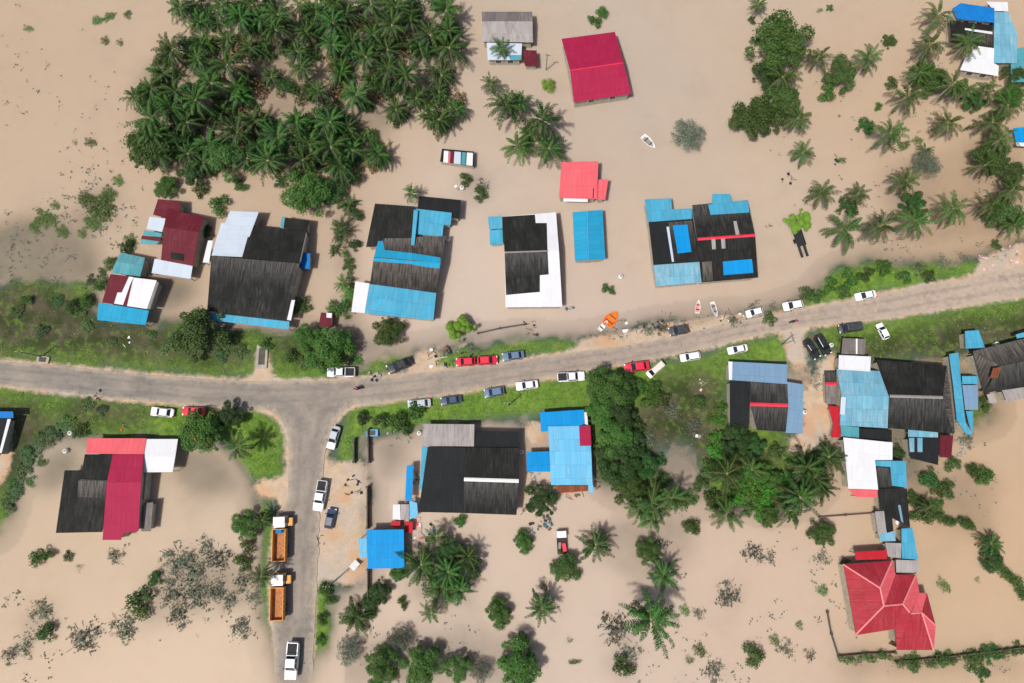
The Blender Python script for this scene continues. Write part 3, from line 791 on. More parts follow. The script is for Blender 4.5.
h.panel('darkgrey_roof', [(143.6,503),(153.3,502.3),(150.7,531.3),(141,531.3)], 2.0, 1.8)
h.panel('grey_trim', [(142.5,472.5),(146.5,472.5),(144,500),(140.5,500)], 2.1, 2.1, "parapet", True, inset=0.03)
h.done()
# K black roofed house
h = House("house", "broad black-roofed house with white ridge cap and pale grey porch roof", 468, 472)
h.panel('grey_roof', [(422.7,423.8),(474.4,424.3),(474,446.4),(422,446)], 2.8, 3.0)
h.panel('charcoal', [(427.8,446.6),(466.5,447.4),(462.3,513),(418.5,512)], 3.3, 2.9)
h.panel('charcoal', [(475,431),(519.6,431.9),(519,447.7),(474.5,447.2)], 2.4, 2.7)
u = h.panel('black_roof', [(466.5,447.2),(519,447.7),(518.7,481.2),(464.3,479.5)], 3.0, 4.0)
l = h.panel('black_worn', [(464.3,479.5),(518.7,481.2),(516.5,515),(462.3,513)], 4.0, 3.0)
h.cap(l, (464,479.3), (518.7,481), 'white_trim', .3)
h.panel('sky_blue', [(422,446.2),(427.6,446.7),(425.1,490.5),(419.4,490)], 2.7, 2.6, "awning", False)
h.done()
h = House("lean_to", "narrow bright blue awning left of the black-roofed house with white ridge cap", 409, 483, "shed")
h.panel('vivid_blue', [(406.7,465.6),(413.5,464.7),(411.8,501),(405,500)], 2.2, 2.3, "roof", False, posts=[(407.3,467),(406,499),(412.8,466),(411.2,499.5)])
h.done()
# L light blue house
h = House("house", "light blue roofed house with deep blue wings and one crimson patch", 565, 450)
h.panel('vivid_blue', [(539.9,412.4),(583.8,409.5),(584.5,424),(578,426),(548,427),(548,431.5),(541,431.5)], 2.7, 2.9)
u = h.panel('pale_blue', [(548,426.3),(590,425.6),(591.2,451),(549.5,451)], 3.0, 3.3)
l = h.panel('pale_blue', [(549.5,451),(591.2,451),(592.6,485),(551,485)], 3.3, 2.8)
h.sheet(u, 'crimson', [(579,426),(590.4,426),(591.4,445.7),(580,446)], .08)
h.panel('white_roof', [(584,412),(587,412.5),(588,425),(584.6,424)], 2.6, 2.6, "awning", False)
h.panel('pale_blue', [(588,485),(593,485),(593.4,493),(589.5,492.5)], 2.6, 2.4, "awning", False)
h.panel('vivid_blue', [(526.4,452),(550,451.2),(550.2,471.7),(526.7,471.7)], 2.3, 2.6)
h.panel('rust', [(553,485.5),(588,485.5),(588,491),(560,493)], 1.6, 1.3, "awning", False)
h.done()
# M black house with grey-blue wings
h = House("house", "black-roofed house with grey blue wings and short red ridge beside dirt drive", 765, 396)
n_ = h.panel('grey_blue', [(728.3,361.4),(787.3,364.3),(787,384.2),(729,380.2)], 2.7, 2.9)
h.sheet(n_, 'white_roof', [(728.3,361.4),(732.5,361.6),(732,380),(729,379.8)])
h.panel('charcoal', [(729.8,380.2),(750.6,381.6),(749,428.5),(730,428)], 3.0, 2.6)
u = h.panel('black_worn', [(750.6,381.6),(787.3,384.3),(788.3,405.2),(750,404)], 3.0, 3.7)
l = h.panel('black_worn', [(750,404),(788.3,405.2),(785.8,431.8),(757,430)], 3.7, 2.9)
h.cap(l, (750.2,404.2), (788,405.2), 'red_trim', .3)
h.panel('grey_blue', [(787,381.6),(803.5,384.3),(802.6,433.7),(785.6,432.8)], 2.8, 2.5)
h.done()
# N the sprawling blue and black house
h = House("house", "sprawling house of worn blue and brown black roofs with a white porch", 900, 395)
h.panel('white_roof', [(838.9,355),(870.9,356.5),(870.2,371.5),(838.5,369.4)], 3.0, 3.1)
u = h.panel('worn_blue', [(836.4,368.8),(879.5,370.9),(888.7,396),(841.5,394.8)], 2.8, 3.6)
l = h.panel('worn_blue', [(841.5,394.8),(889.7,396),(887.7,428.3),(840,425.4)], 3.6, 2.8)
h.sheet(l, 'ice_roof', [(841,397),(846,397.2),(844.5,415),(840,414)], .05)
u2 = h.panel('black_roof', [(876.4,359.6),(947,365.7),(943,397.5),(888.9,395.6)], 2.7, 4.0)
l2 = h.panel('black_worn', [(889.5,396),(943,397.5),(953.3,433.4),(887.7,428)], 4.0, 2.7)
h.panel('brown_worn', [(947,365.7),(955,432.5),(953.3,433.4),(943,397.5)], 2.8, 4.0)
h.cap(l2, (890,396), (943,397.4), 'grey_trim', .25)
h.panel('teal', [(840.5,425.4),(859,427.2),(859,438.5),(841.5,436.5)], 2.6, 2.4)
h.panel('charcoal', [(859,428.3),(891.8,429.6),(891.8,441.6),(859,438.5)], 2.5, 2.3)
h.done()
h = House("carport", "small grey roof with a white centre strip at the front of the blue house", 854, 346, "carport")
u = h.panel('darkgrey_roof', [(842.6,338),(866,339),(865,354.4),(841.5,354)], 2.4, 2.5, "roof", False, posts=[(843.5,339),(865,340),(842.5,353.5),(864,353.8)])
h.cap(u, (857,338.8), (857,354), 'white_trim', .2, name="roof_strip")
h.done()
h = House("shed", "dark narrow shed with a red ridge left of the worn blue roof", 831, 388, "shed")
u = h.panel('black_worn', [(825,372),(836.4,372),(836.6,384),(825.5,384)], 1.9, 2.4)
l = h.panel('darkgrey_roof', [(825.5,384),(836.6,384),(836.4,404),(826,404)], 2.4, 1.9)
h.cap(l, (825.5,384), (836.6,384), 'red_trim', .3)
h.done()
h = House("shed", "red sheet shed at the left foot of the worn blue roof", 835, 422, "shed")
h.panel('red_sheet', [(828.2,405.7),(839.5,406.7),(840.5,437.5),(831.3,437.5),(833.3,425)], 2.0, 1.8)
h.done()
h = House("lean_to", "long bent bright blue lean-to at the right end of the brown black roof", 960, 395, "lean-to")
h.panel('sky_blue', [(949.2,354),(958.4,352.4),(961.5,386.2),(953.3,386.2)], 2.5, 2.5)
h.panel('sky_blue', [(953.3,386.2),(961.5,386.2),(965.6,423),(957,421)], 2.5, 2.3)
h.panel('sky_blue', [(957.5,421.5),(965.6,422.5),(972.8,434.4),(966.6,434.4)], 2.2, 2.0)
h.panel('sky_blue', [(962,376),(978,376),(978,384),(962.3,384)], 2.2, 2.1, "awning", True)
h.panel('grey_blue', [(962.3,385),(978,385),(978,409.8),(965.3,409.8)], 2.1, 2.0, "awning", True)
h.panel('sky_blue', [(966,411),(973,411),(973,433),(969,424)], 1.9, 1.8, "awning", False)
h.done()
h = House("shed", "dark roofed shed with pale blue strips and maroon end below the brown black roof", 930, 447, "shed")
u = h.panel('charcoal', [(908.2,437),(940,437.5),(938,465),(910.2,458)], 2.3, 2.2)
h.panel('maroon', [(940,435.4),(953.3,435.4),(951.3,458),(939.6,457)], 2.35, 2.2)
h.panel('worn_blue', [(908.2,429.5),(938,432.4),(938,437.5),(908.2,436.7)], 2.6, 2.5, "awning", False)
h.sheet(u, 'worn_blue', [(909,437.8),(914.3,437.8),(914.3,452),(909.8,452)])
h.sheet(u, 'worn_blue', [(917.4,437.8),(922.5,437.8),(922.5,452),(917.6,452)])
h.done()
h = House("house", "plain white roof with pink front edge above the flooded yard", 868, 463)
h.panel('white_roof', [(843.3,437.4),(892.5,442.5),(892.5,460),(875,460),(878.2,489.7),(848.4,488.7)], 3.2, 2.8)
h.panel('coral', [(847.6,489),(877.6,490),(877,497.5),(856.6,497)], 2.6, 2.5, "awning", False, posts=[(876,496.5),(858,496)])
h.done()
h = House("house", "blue L shaped roof with dark sheets running down towards the red hipped roof", 893, 500)
h.panel('sky_blue', [(875.5,460.5),(905.8,461),(906.9,487.6),(892,485.6),(890.5,467),(875.8,466)], 2.7, 2.4)
h.panel('black_worn', [(877,467),(890.3,467.5),(892.5,486),(878.5,489)], 2.2, 2.0)
u = h.panel('black_roof', [(878,488.5),(907,488.5),(910,527),(880,512)], 2.4, 2.1)
h.sheet(u, 'grey_blue', [(898,505),(900.5,505),(903.5,523),(901,521)])
h.panel('grey_roof', [(875,511.5),(884,511),(886.5,532),(878,535)], 2.3, 2.1, "awning", True)
h.panel('charcoal', [(884.2,511),(891.5,510.5),(893.5,531),(887,533)], 2.2, 2.0, "awning", True)
h.panel('worn_blue', [(878.5,532.5),(894,530.5),(896,541),(880,541.5)], 2.0, 1.9, "awning", True)
h.done()
h = House("shed", "narrow blue and pale sheet roof joined to the top of the red hipped roof", 905, 548, "shed")
h.panel('sky_blue', [(901.5,528.6),(912.4,528),(918.5,559.5),(902,558.5)], 2.4, 2.2)
h.panel('grey_roof', [(885.2,542.6),(901.6,543.3),(901,558.5),(888,556.6)], 2.2, 2.0)
h.panel('grey_roof', [(895.9,559.7),(918.5,560.5),(919.5,574),(896.3,573)], 2.3, 2.1)
h.done()
# Red hipped roof
h = House("house", "large red hipped roof with pale pink ridges in the lower right corner", 890, 605)
E, T = 2.7, 4.7
h.panel('red_tile', [(843.3,564.3),(855.7,635.3),(884.3,606),(880.5,588)], E, T)
n1_ = h.panel('red_tile', [(843.3,564.3),(892.8,560.5),(880.5,588)], E, T)
e_ = h.panel('coral', [(892.8,560.5),(895.7,574.3),(884.3,606),(880.5,588)], E, T)
n2_ = h.panel('red_tile', [(895.7,574.3),(916.6,574.7),(903.3,604.2),(884.3,606)], E + .02, T)
h.panel('coral', [(916.6,574.7),(919.5,592.8),(911,613.7),(903.3,604.2)], E, T)
s_ = h.panel('red_tile', [(855.7,635.3),(894.9,629),(903.3,604.2),(884.3,606)], E, T)
h.panel('coral', [(919.5,592.8),(927,592.8),(922.3,612.8),(911,613.7)], E, 4.2)
h.panel('red_tile', [(927,592.8),(935.7,625.2),(922.3,612.8)], E, 4.2)
h.panel('red_tile', [(896.6,650),(933.8,650),(922.3,612.8),(911,613.7)], E, 4.2)
h.panel('red_tile', [(894.9,629),(896.6,650),(911,613.7),(903.3,604.2)], E, 4.3)
h.panel('coral', [(935.7,625.2),(933.8,650),(922.3,612.8)], E, 4.2)
for a_, b_, p_ in (((843.3,564.3),(880.5,588),n1_),((880.5,588),(884.3,606),e_),((855.7,635.3),(884.3,606),s_),((884.3,606),(903.3,604.2),s_),((892.8,560.5),(880.5,588),n1_)):
    h.cap(p_, a_, b_, 'pink_trim', .13)
for p_ in h.panels[6:7]:
    h.cap(p_['o'], (911,613.7), (922.3,612.8), 'pink_trim', .13)
h.cap(h.panels[7]['o'], (935.7,625.2), (922.3,612.8), 'pink_trim', .13)
h.cap(h.panels[4]['o'], (903.3,604.2), (911,613.7), 'pink_trim', .13)
h.cap(h.panels[4]['o'], (916.6,574.7), (903.3,604.2), 'pink_trim', .13)
h.cap(h.panels[8]['o'], (933.8,650), (922.3,612.8), 'pink_trim', .13)
h.panel('red_sheet', [(854.8,551.9),(887,550),(887,559),(855.7,560)], 2.4, 2.55, "awning", False, posts=[(856,553),(886,551)])
h.done()
# O top right corner
h = House("house", "blue and white roofs around a dark open yard in the top right corner", 985, 40)
h.panel('deep_blue', [(952,8.8),(960.7,3),(994.4,8),(994.4,22.7),(957.8,19)], 2.6, 2.9)
h.panel('white_roof', [(986.4,1.5),(1007.6,2),(1008.3,11),(994.4,11)], 2.5, 2.6)
h.panel('worn_blue', [(994.4,11.7),(1009,12.4),(1017.8,36.6),(1016.4,63),(993.7,63)], 2.9, 2.5)
h.panel('white_roof', [(978.3,46),(994.2,48.3),(993.7,63),(998.8,65.9),(998,76),(960,70),(965,58.6)], 2.8, 2.3)
h.panel('teal', [(1010.5,50),(1040,44),(1040,82),(1011.3,82)], 2.4, 2.2)
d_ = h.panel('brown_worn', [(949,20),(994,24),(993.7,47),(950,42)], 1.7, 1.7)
h.sheet(d_, 'black_roof', [(950,20.3),(993,24.5),(993,30),(951,38)], .05)  # dark panel and sheet painted in for the yard's dark interior
h.sheet(d_, 'white_roof', [(965,28),(994,32),(994,34.5),(965,30)], .12, "roof_beam")
h.done()
h = House("shed", "small bright blue roof among palms at the right edge near the top", 1024, 136, "shed")
h.panel('vivid_blue', [(1013,128),(1034,126),(1034,143),(1016,142)], 2.4, 2.2)
h.panel('white_roof', [(1016,142.3),(1034,143.3),(1034,147),(1017,146)], 2.1, 2.0, "awning", False)
h.done()
# P grey house top centre
h = House("house", "grey corrugated gabled roof at the top centre beside the crimson roof", 507, 28)
u = h.panel('darkgrey_roof', [(481.7,11.7),(532.2,11.7),(532.5,21.2),(482,21.2)], 2.5, 3.0)
l = h.panel('grey_roof', [(482,21.2),(532.5,21.2),(533,42.4),(482.4,41.7)], 3.0, 2.3)
h.done()
h = House("shed", "white roofed shed behind a palm at the foot of the grey roof", 504, 51, "shed")
u = h.panel('ice_roof', [(486.8,42.6),(522,43.4),(521.2,60),(487.6,60)], 2.3, 2.1)
h.sheet(u, 'teal', [(510,55),(521.2,55),(521,60),(510,60)])
h.done()
h = House("shed", "small dark red shed right of the white roofed shed", 530, 58, "shed")
h.panel('maroon', [(522.7,49.8),(536.6,50.5),(538,65.9),(524.9,65.9)], 2.0, 1.7)
h.done()
# Q blue shed
h = House("shed", "bright azure roof standing alone beside the orange dirt yard", 383, 548, "shed")
u = h.panel('vivid_blue', [(366.3,530),(403.7,529.3),(404.4,568),(367.8,568.8)], 2.8, 2.5)
h.panel('pale_blue', [(358.3,538.3),(366.5,538.3),(367,557.8),(359.8,557.8)], 2.3, 2.4, "awning", False, posts=[(359.5,539),(360.5,557)])
h.done()
# R right edge
h = House("house", "dark brown weathered roof cut by the right edge of the photo", 1012, 362)
u = h.panel('brown_worn', [(973,351),(1046,333),(1046,357),(1000,366)], 2.8, 4.0)
l = h.panel('black_worn', [(1000,366),(1046,357),(1046,384),(984,393)], 4.0, 2.7)
h.panel('brown_worn', [(973,351),(1000,366),(984,393)], 2.8, 2.8)
h.sheet(l, 'rust', [(993,368),(1001,367),(998,378),(990,378)])
h.panel('grey_roof', [(1002,390),(1040,377.5),(1040,394),(1007,402)], 2.5, 2.3, "awning", True)
h.panel('grey_roof', [(986.7,394.5),(993,393),(997,402.6),(990,403.4)], 2.1, 2.0, "awning", False)
h.panel('sky_blue', [(1015.7,334.5),(1046,326),(1046,333),(1017,338.5)], 3.0, 3.0, "awning", False)
h.done()
h = House("shed", "small square teal roof above the blue lean-to near the right edge", 972, 340, "shed")
h.panel('sky_blue', [(965,331),(978.6,330),(985,347.8),(965.8,348.6)], 2.5, 2.3)
h.done()
# S left edge
h = House("house", "dark roof with blue top edge and white gutter cut by the left edge", -3, 435)
h.panel('charcoal', [(-28,418),(8,418),(0,456),(-34,456)], 2.7, 2.5)
h.panel('deep_blue', [(-28,411),(13,411.5),(13.5,418),(-28,418)], 2.9, 2.8, "awning", False)
h.panel('white_roof', [(7.5,419),(10.8,419),(1.5,453),(-1,453)], 2.75, 2.6, "gutter", False)
h.done()
h = House("shed", "tiny maroon shed with a white corner below the large black roof", 326, 319, "shed")
u = h.panel('maroon', [(321,312.5),(333,313),(331.5,328),(318.5,326)], 2.0, 1.8)
h.sheet(u, 'white_roof', [(326.5,312.8),(332,313.1),(331.5,318),(326.5,317.5)])
h.done()
h = House("shack", "low open shack roofed with white, pink and dark strips in flood water", 458, 158, "shack")
u = h.panel('charcoal', [(442,148.7),(474,151.5),(474,166.6),(440,161.5)], 1.5, 1.3, "roof", True, inset=0.1)
for x0, x1, m_ in ((444,448.5,'white_roof'),(449,450.5,'coral'),(451,454,'maroon'),(454.5,461,'ice_roof'),(462,466,'teal'),(467,473,'white_roof')):
    f = lambda x: ((x - 442) / 32)
    h.sheet(u, m_, [(x0,150.5+f(x0)*2.5),(x1,150.5+f(x1)*2.5),(x1-.5,162+f(x1)*4),(x0-.8,162+f(x0)*4)], .05 + .02 * (x0 % 3))
h.done()
h = House("shed", "low pale pink and white sheet shelter above the azure roof", 406, 513, "shed")
h.panel('white_roof', [(393,504.5),(400,504.3),(400.5,520),(392.5,519)], 1.6, 1.5)
h.panel('grey_roof', [(400.5,504.3),(409,504.3),(409,519.5),(400.7,520)], 1.7, 1.5)
h.panel('red_sheet', [(391.5,520.5),(400.5,521),(400,527.5),(391,527)], 1.4, 1.3, "awning", True)
h.panel('red_sheet', [(405,521),(413,522),(412.5,533),(404.5,532)], 1.3, 1.2, "awning", True)
h.panel('pale_blue', [(409.5,500),(417,503),(418,516),(409.5,519.5)], 1.9, 1.7, "awning", True)
h.done()

# ------------------------------------------------------------------ plants
def frond(mb, base, az, el, L, droop, nl, lw, ll, r, mi=0):
    """one feather leaf: an arching midrib with two rows of hanging leaflets"""
    n = 8; pts = []; p = Vector(base); e = el
    side = Vector((-math.sin(az), math.cos(az), 0))
    for i in range(n + 1):
        pts.append(p.copy())
        d = Vector((math.cos(az) * math.cos(e), math.sin(az) * math.cos(e), math.sin(e)))
        p = p + d * (L / n); e -= droop / n * (0.5 + 1.1 * i / n)
    w = 0.05
    vs = []
    for i, q in enumerate(pts):
        ww = w * (1 - i / n * .8); vs += [q - side * ww, q + side * ww]
    mb.add(vs, [(2 * i, 2 * i + 1, 2 * i + 3, 2 * i + 2) for i in range(n)], 1)
    for k in range(nl):
        u = 0.14 + 0.86 * (k + r.uniform(-.3, .3)) / nl
        u = min(max(u, .1), .995); f = u * n; i = min(int(f), n - 1); q = pts[i].lerp(pts[i + 1], f - i)
        d = (pts[i + 1] - pts[i]).normalized()
        up = side.cross(d); up = up if up.z > 0 else -up
        ln = ll * (math.sin(math.pi * (0.12 + 0.82 * u)) ** .7) * r.uniform(.8, 1.1)
        for s in (-1, 1):
            o = (side * s * r.uniform(.8, 1) + d * r.uniform(.35, .75) + up * r.uniform(-.45, .15)).normalized()
            a = q; m = q + o * ln * .5; t_ = q + o * ln - Vector((0, 0, ln * .22))
            wv = d * lw
            mb.add([a - wv * .4, a + wv * .4, m + wv * .6, t_, m - wv * .6], [(0, 1, 2, 3, 4)], mi)
def palm_crown(seed, nf, L, mats, emin=-25, emax=78, ll=.5, lw=.10, dry=0, nl=20):
    r = random.Random(seed); mb = MB()
    for i in range(nf):
        az = i * 2.39996 + r.uniform(-.45, .45)
        q = i / (nf - 1)
        el = R(emax + (emin - emax) * q ** .8 + r.uniform(-8, 8))
        frond(mb, (math.cos(az) * .12, math.sin(az) * .12, 0), az, el, L * r.uniform(.72, 1.1) * (.72 + .28 * min(1, q * 2)), R(r.uniform(70, 105)), nl, lw, ll, r, 2 if i >= nf - dry else (3 if i < nf * .24 and r.random() < .8 else 0))
    return mb.mesh("crown", mats)
def palm_trunk(seed, h, r0, r1, lean):
    r = random.Random(seed); pts = []
    for i in range(9):
        u = i / 8
        pts.append((lean[0] * u ** 1.6, lean[1] * u ** 1.6, h * u))
    mb = MB().tube(pts, [r0 + (r1 - r0) * (i / 8) ** .5 * (1 + .08 * (i % 2)) for i in range(9)], 8)
    return mb.mesh("trunk", M['palm_bark'], True)
RIB = plain('frond_midrib', (0.12, 0.15, 0.04, 1), 0.7, 0.2)
OIL, COCO = [], []
for i in range(5):
    hh = 2.2 + .8 * i
    OIL.append((palm_crown(20 + i, 29 + i, 4.2, [M['palm_leaf'], RIB, M['dry_frond'], M['palm_heart']], dry=2 + (i % 3)), palm_trunk(i, hh, .38, .34, (0, 0)), hh, (0, 0), 4.0))
OILB = [(palm_crown(40 + i, 22, 4.2, [M['palm_lime'], RIB, M['dry_frond'], M['palm_heart']]), palm_trunk(i, 4.2, .34, .3, (0, 0)), 4.2, (0, 0), 4.0) for i in range(2)]
for i in range(4):
    hh = 4.6 + .7 * i; ln = (.8 - .4 * i, .5 * i - .7)
    COCO.append((palm_crown(60 + i, 22 + i, 4.0, [M['coco_leaf'], RIB, M['dry_frond'], M['palm_heart']], emin=-38, ll=.54, lw=.09, dry=2, nl=20), palm_trunk(9 + i, hh, .2, .13, ln), hh, ln, 3.7))

def leaf_cloud(mb, r, blobs, n, size, mi=0, flat=.5):
    tot = sum(b[1] ** 2 for b in blobs)
    for c, rad in blobs:
        for _ in range(int(n * rad * rad / tot)):
            d = Vector((r.gauss(0, 1), r.gauss(0, 1), r.gauss(0, 1))).normalized()
            if d.z < -.35: d.z *= -.6; d.normalize()
            q = Vector(c) + d * rad * (r.uniform(.55, 1.0) if r.random() < .75 else r.uniform(.9, 1.25))
            nn = (d + Vector((r.uniform(-1, 1), r.uniform(-1, 1), r.uniform(-.3, 1))) * .8 + Vector((0, 0, flat))).normalized()
            a = nn.orthogonal().normalized(); a.rotate(Matrix.Rotation(r.uniform(0, 6.28), 3, nn)); b = nn.cross(a)
            s = size * r.uniform(.6, 1.35)
            mb.add([q - a * s, q - b * s * .5 + nn * s * .12, q + a * s, q + b * s * .5 + nn * s * .12], [(0, 1, 2, 3)], mi)
def broad_tree(seed, mat, n=6500, size=.165, nb=16, hz=.62, spread=1.0, h=3.1, flowers=0):
    r = random.Random(seed); blobs = []
    for i in range(nb):
        az = i * 2.4 + r.uniform(-.5, .5); q = math.sqrt((i + .5) / nb)
        rr = 3.1 * q * spread * r.uniform(.8, 1.12)
        z = h + (1 - q * q) * 2.4 * hz + r.uniform(-.6, .5)
        blobs.append((Vector((math.cos(az) * rr, math.sin(az) * rr, z)), r.uniform(.5, 1.4)))
    for i in range(nb // 2):
        az = r.uniform(0, 6.28); rr = r.uniform(2.6, 3.9) * spread
        blobs.append((Vector((math.cos(az) * rr, math.sin(az) * rr, h + r.uniform(-1.2, .6))), r.uniform(.3, .65)))
    mb = MB(); leaf_cloud(mb, r, blobs, n, size)
    if flowers:
        leaf_cloud(mb, r, [(c, rd * 1.05) for c, rd in blobs[::3]], flowers, .16, 1)
    me = mb.mesh("crown", [mat, M['flower']])
    tb = MB(); tb.tube([(0, 0, -.3), (.1, 0, h * .35), (0, .1, h * .62)], [.26, .2, .16], 8)
    for c, rd in blobs:
        tb.tube([(0, .1, h * r.uniform(.4, .62)), Vector((c.x * .5, c.y * .5, h * .62 + (c.z - h * .62) * .35)), c], [.09, .06, .03], 5, cap=False)
    return me, tb.mesh("trunk", M['bark'], True), h
def shrub_mesh(seed, mat, n, size, nb, R_, h, twigs=0, hz=.6):
    r = random.Random(seed); blobs = []
    for i in range(nb):
        az = i * 2.4 + r.uniform(-.6, .6); q = math.sqrt((i + .5) / nb)
        blobs.append((Vector((math.cos(az) * R_ * .75 * q * r.uniform(.7, 1.25), math.sin(az) * R_ * .75 * q * r.uniform(.7, 1.25), h * (1 - .5 * q) * r.uniform(.7, 1.1))), R_ * r.uniform(.2, .42)))
    mb = MB(); leaf_cloud(mb, r, blobs, n, size)
    me = mb.mesh("crown", mat)
    tb = MB()
    for c, rd in blobs + [(Vector((r.uniform(-R_, R_), r.uniform(-R_, R_), r.uniform(.2, h))), 0) for _ in range(twigs)]:
        tb.tube([(0, 0, -.8), Vector((c.x * .4, c.y * .4, c.z * .3)), c], [.06, .04, .02], 4, cap=False)
    return me, tb.mesh("stems", M['bark'])
TREES = {
 'dark': [broad_tree(1, M['leaf_dark']), broad_tree(2, M['leaf_dark'], spread=1.1)],
 'green': [broad_tree(3, M['leaf_green']), broad_tree(4, M['leaf_green'], nb=20)],
 'olive': [broad_tree(5, M['leaf_olive']), broad_tree(6, M['leaf_olive'], nb=12, n=5000)],
 'lime': [broad_tree(7, M['leaf_lime'], nb=10)],
 'grey': [broad_tree(8, M['leaf_grey'], n=2600, nb=22, size=.14)],
 'flower': [broad_tree(9, M['leaf_green'], flowers=90)],
}
SHRUBS = {
 'green': [shrub_mesh(31, M['leaf_green'], 700, .13, 8, 1.5, 1.5), shrub_mesh(32, M['leaf_green'], 700, .13, 10, 1.5, 1.3)],
 'dark': [shrub_mesh(33, M['leaf_dark'], 700, .13, 9, 1.5, 1.4)],
 'olive': [shrub_mesh(34, M['leaf_olive'], 600, .13, 8, 1.5, 1.2), shrub_mesh(35, M['leaf_olive'], 600, .13, 11, 1.5, 1.1)],
 'bright': [shrub_mesh(61, M['leaf_bright'], 700, .13, 9, 1.5, 1.0), shrub_mesh(62, M['leaf_bright'], 700, .13, 11, 1.6, .8)],
 'dead': [shrub_mesh(51, M['dry_frond'], 200, .2, 10, 1.5, .8, twigs=8)],
 'lime': [shrub_mesh(36, M['leaf_lime'], 650, .13, 8, 1.5, 1.4)],
 'drowned': [shrub_mesh(37 + i, M['leaf_grey'], 260, .15, 20, 1.75, .22, twigs=18) for i in range(3)],
 'weed': [shrub_mesh(45 + i, M['leaf_weed'], 800, .13, 24, 1.7, .2) for i in range(3)],
}
LAND = {
 "the crimson gabled roof": (597,66), "the coral red roof": (582,180), "the plain bright blue roof": (588,236),
 "the white and black roof": (532,260), "the two joined black roofs": (703,240), "the stepped blue and dark roofs": (405,260),
 "the large black roof": (250,270), "the maroon roof": (178,235), "the blue awning at left": (122,315),
 "the crimson and black roof": (115,487), "the black roof with white ridge": (468,470), "the light blue roof": (565,450),
 "the azure roof": (383,548), "the black roof with grey-blue wings": (765,395), "the brown black roof": (920,395),
 "the white roof with pink edge": (866,463), "the red hipped roof": (890,605), "the top right blue roofs": (985,40),
 "the grey gabled roof": (507,28), "the roof at the right edge": (1012,362), "the orange trucks": (280,570),
 "the road junction": (305,397), "the photo's left edge": (0,640), "the photo's lower edge": (430,690), "the photo's right edge": (1024,200),
 "the small white boat": (649,142), "the dark trailer": (800,242),
}
plants = []          # (root, kind words, category, px, py)
def nlz(px, py): return min(0.0, terrain_h(*W(px, py).xy)) if terrain_h(*W(px, py).xy) < 0 else terrain_h(*W(px, py).xy)
def put_palm(px, py, r=23, kind='oil', words='dark oil palm', group='palms standing in the flood', grove=False):
    proto = {'oil': OIL, 'lime': OILB, 'coco': COCO}[kind]
    cm, tm, hh, ln, cr = rng.choice(proto)
    base = max(-.7, nlz(px, py))
    s = r * (0.18 if kind != 'coco' else 0.165) / cr
    hs = 1.0 * s if s > .75 else s
    rz = rng.uniform(0, 6.28)
    top = W(px, py, base + hh * hs)
    off = Matrix.Rotation(rz, 3, 'Z') @ Vector((ln[0] * s, ln[1] * s, 0))
    root = empty("coconut_palm" if kind == 'coco' else "oil_palm", (top.x - off.x, top.y - off.y, base), rz, s)
    share("trunk", tm, root)
    c = share("crown", cm, root); c.location = (ln[0], ln[1], hh)
    c.rotation_euler = (rng.uniform(-.26, .26), rng.uniform(-.26, .26), rng.uniform(0, 6.28))
    tag(root, None, "palm", group)
    plants.append([root, words, px, py, grove])
def put_tree(px, py, r, kind, words, group='trees standing in the flood'):
    cm, tm, hh = rng.choice(TREES[kind])
    base = max(-.6, nlz(px, py)); s = r * .18 / 4.0
    top = W(px, py, base + (hh + 1) * s)
    root = empty("tree", (top.x, top.y, base), rng.uniform(0, 6.28), s)
    share("trunk", tm, root); share("crown", cm, root)
    tag(root, None, "tree", group)
    plants.append([root, words, px, py, False])
def put_shrub(px, py, r, kind, words, group='shrubs standing in the flood', sy=1.0, rz=None, flat=False):
    cm, tm = rng.choice(SHRUBS[kind])
    base = max(-.12 if kind in ('weed',) else -.25, nlz(px, py)); s = r * .18 / 1.6
    p = W(px, py, base + (.4 if kind == 'weed' else 1.0) * s)
    root = empty({'drowned': "drowned_shrub", 'weed': "weed_clump"}.get(kind, "shrub"), (p.x, p.y, base), rng.uniform(0, 6.28) if rz is None else rz, s)
    if kind == 'weed': root.scale = (s, s * sy, s * .55)
    elif flat: root.scale = (s, s, s * .35)
    share("stems", tm, root); share("crown", cm, root)
    tag(root, None, "weeds" if kind == 'weed' else "shrub", group)
    plants.append([root, words, px, py, False])

_ru = random.Random(17)
_gp = [(140,95),(165,40),(190,5),(300,-5),(455,0),(455,50),(430,60),(400,40),(392,75),(465,100),(440,128),(400,120),(385,160),(330,168),(270,150),(200,170),(135,150)]
def _inp(x, y):
    c = False
    for (x0, y0), (x1, y1) in zip(_gp, _gp[1:] + _gp[:1]):
        if (y0 > y) != (y1 > y) and x < (x1 - x0) * (y - y0) / (y1 - y0) + x0: c = not c
    return c
GROVE = [(180,8),(172,50),(163,73),(228,65),(136,97),(187,122),(240,18),(222,4),(250,48),(253,122),(222,112),(170,108),(200,22),
 (333,24),(276,30),(333,45),(373,35),(366,57),(411,20),(446,10),(341,72),(356,95),(271,77),(406,75),(441,75),(396,110),(456,110),(296,122),(261,122),(331,147),(278,137),(378,155),(303,160),(371,5),(396,8),(261,52),(316,118),
 (316,12),(346,14),(306,32),(388,50),(247,158),(210,145),(268,160),(330,122),(352,150),(420,48),(416,98),(176,92),(150,118),(262,18),(352,42),(430,35),(318,92)]
for _k in range(4000):
    if len(GROVE) > 80: break
    x, y = _ru.uniform(132, 462), _ru.uniform(0, 165)
    if _inp(x, y) and all((x - u) ** 2 + (y - v) ** 2 > 15.5 ** 2 for u, v in GROVE) and not any((x - u) ** 2 + (y - v) ** 2 < 14 ** 2 for u, v in ((257,103),(220,126),(318,76),(288,66),(390,130))): GROVE.append((x, y))
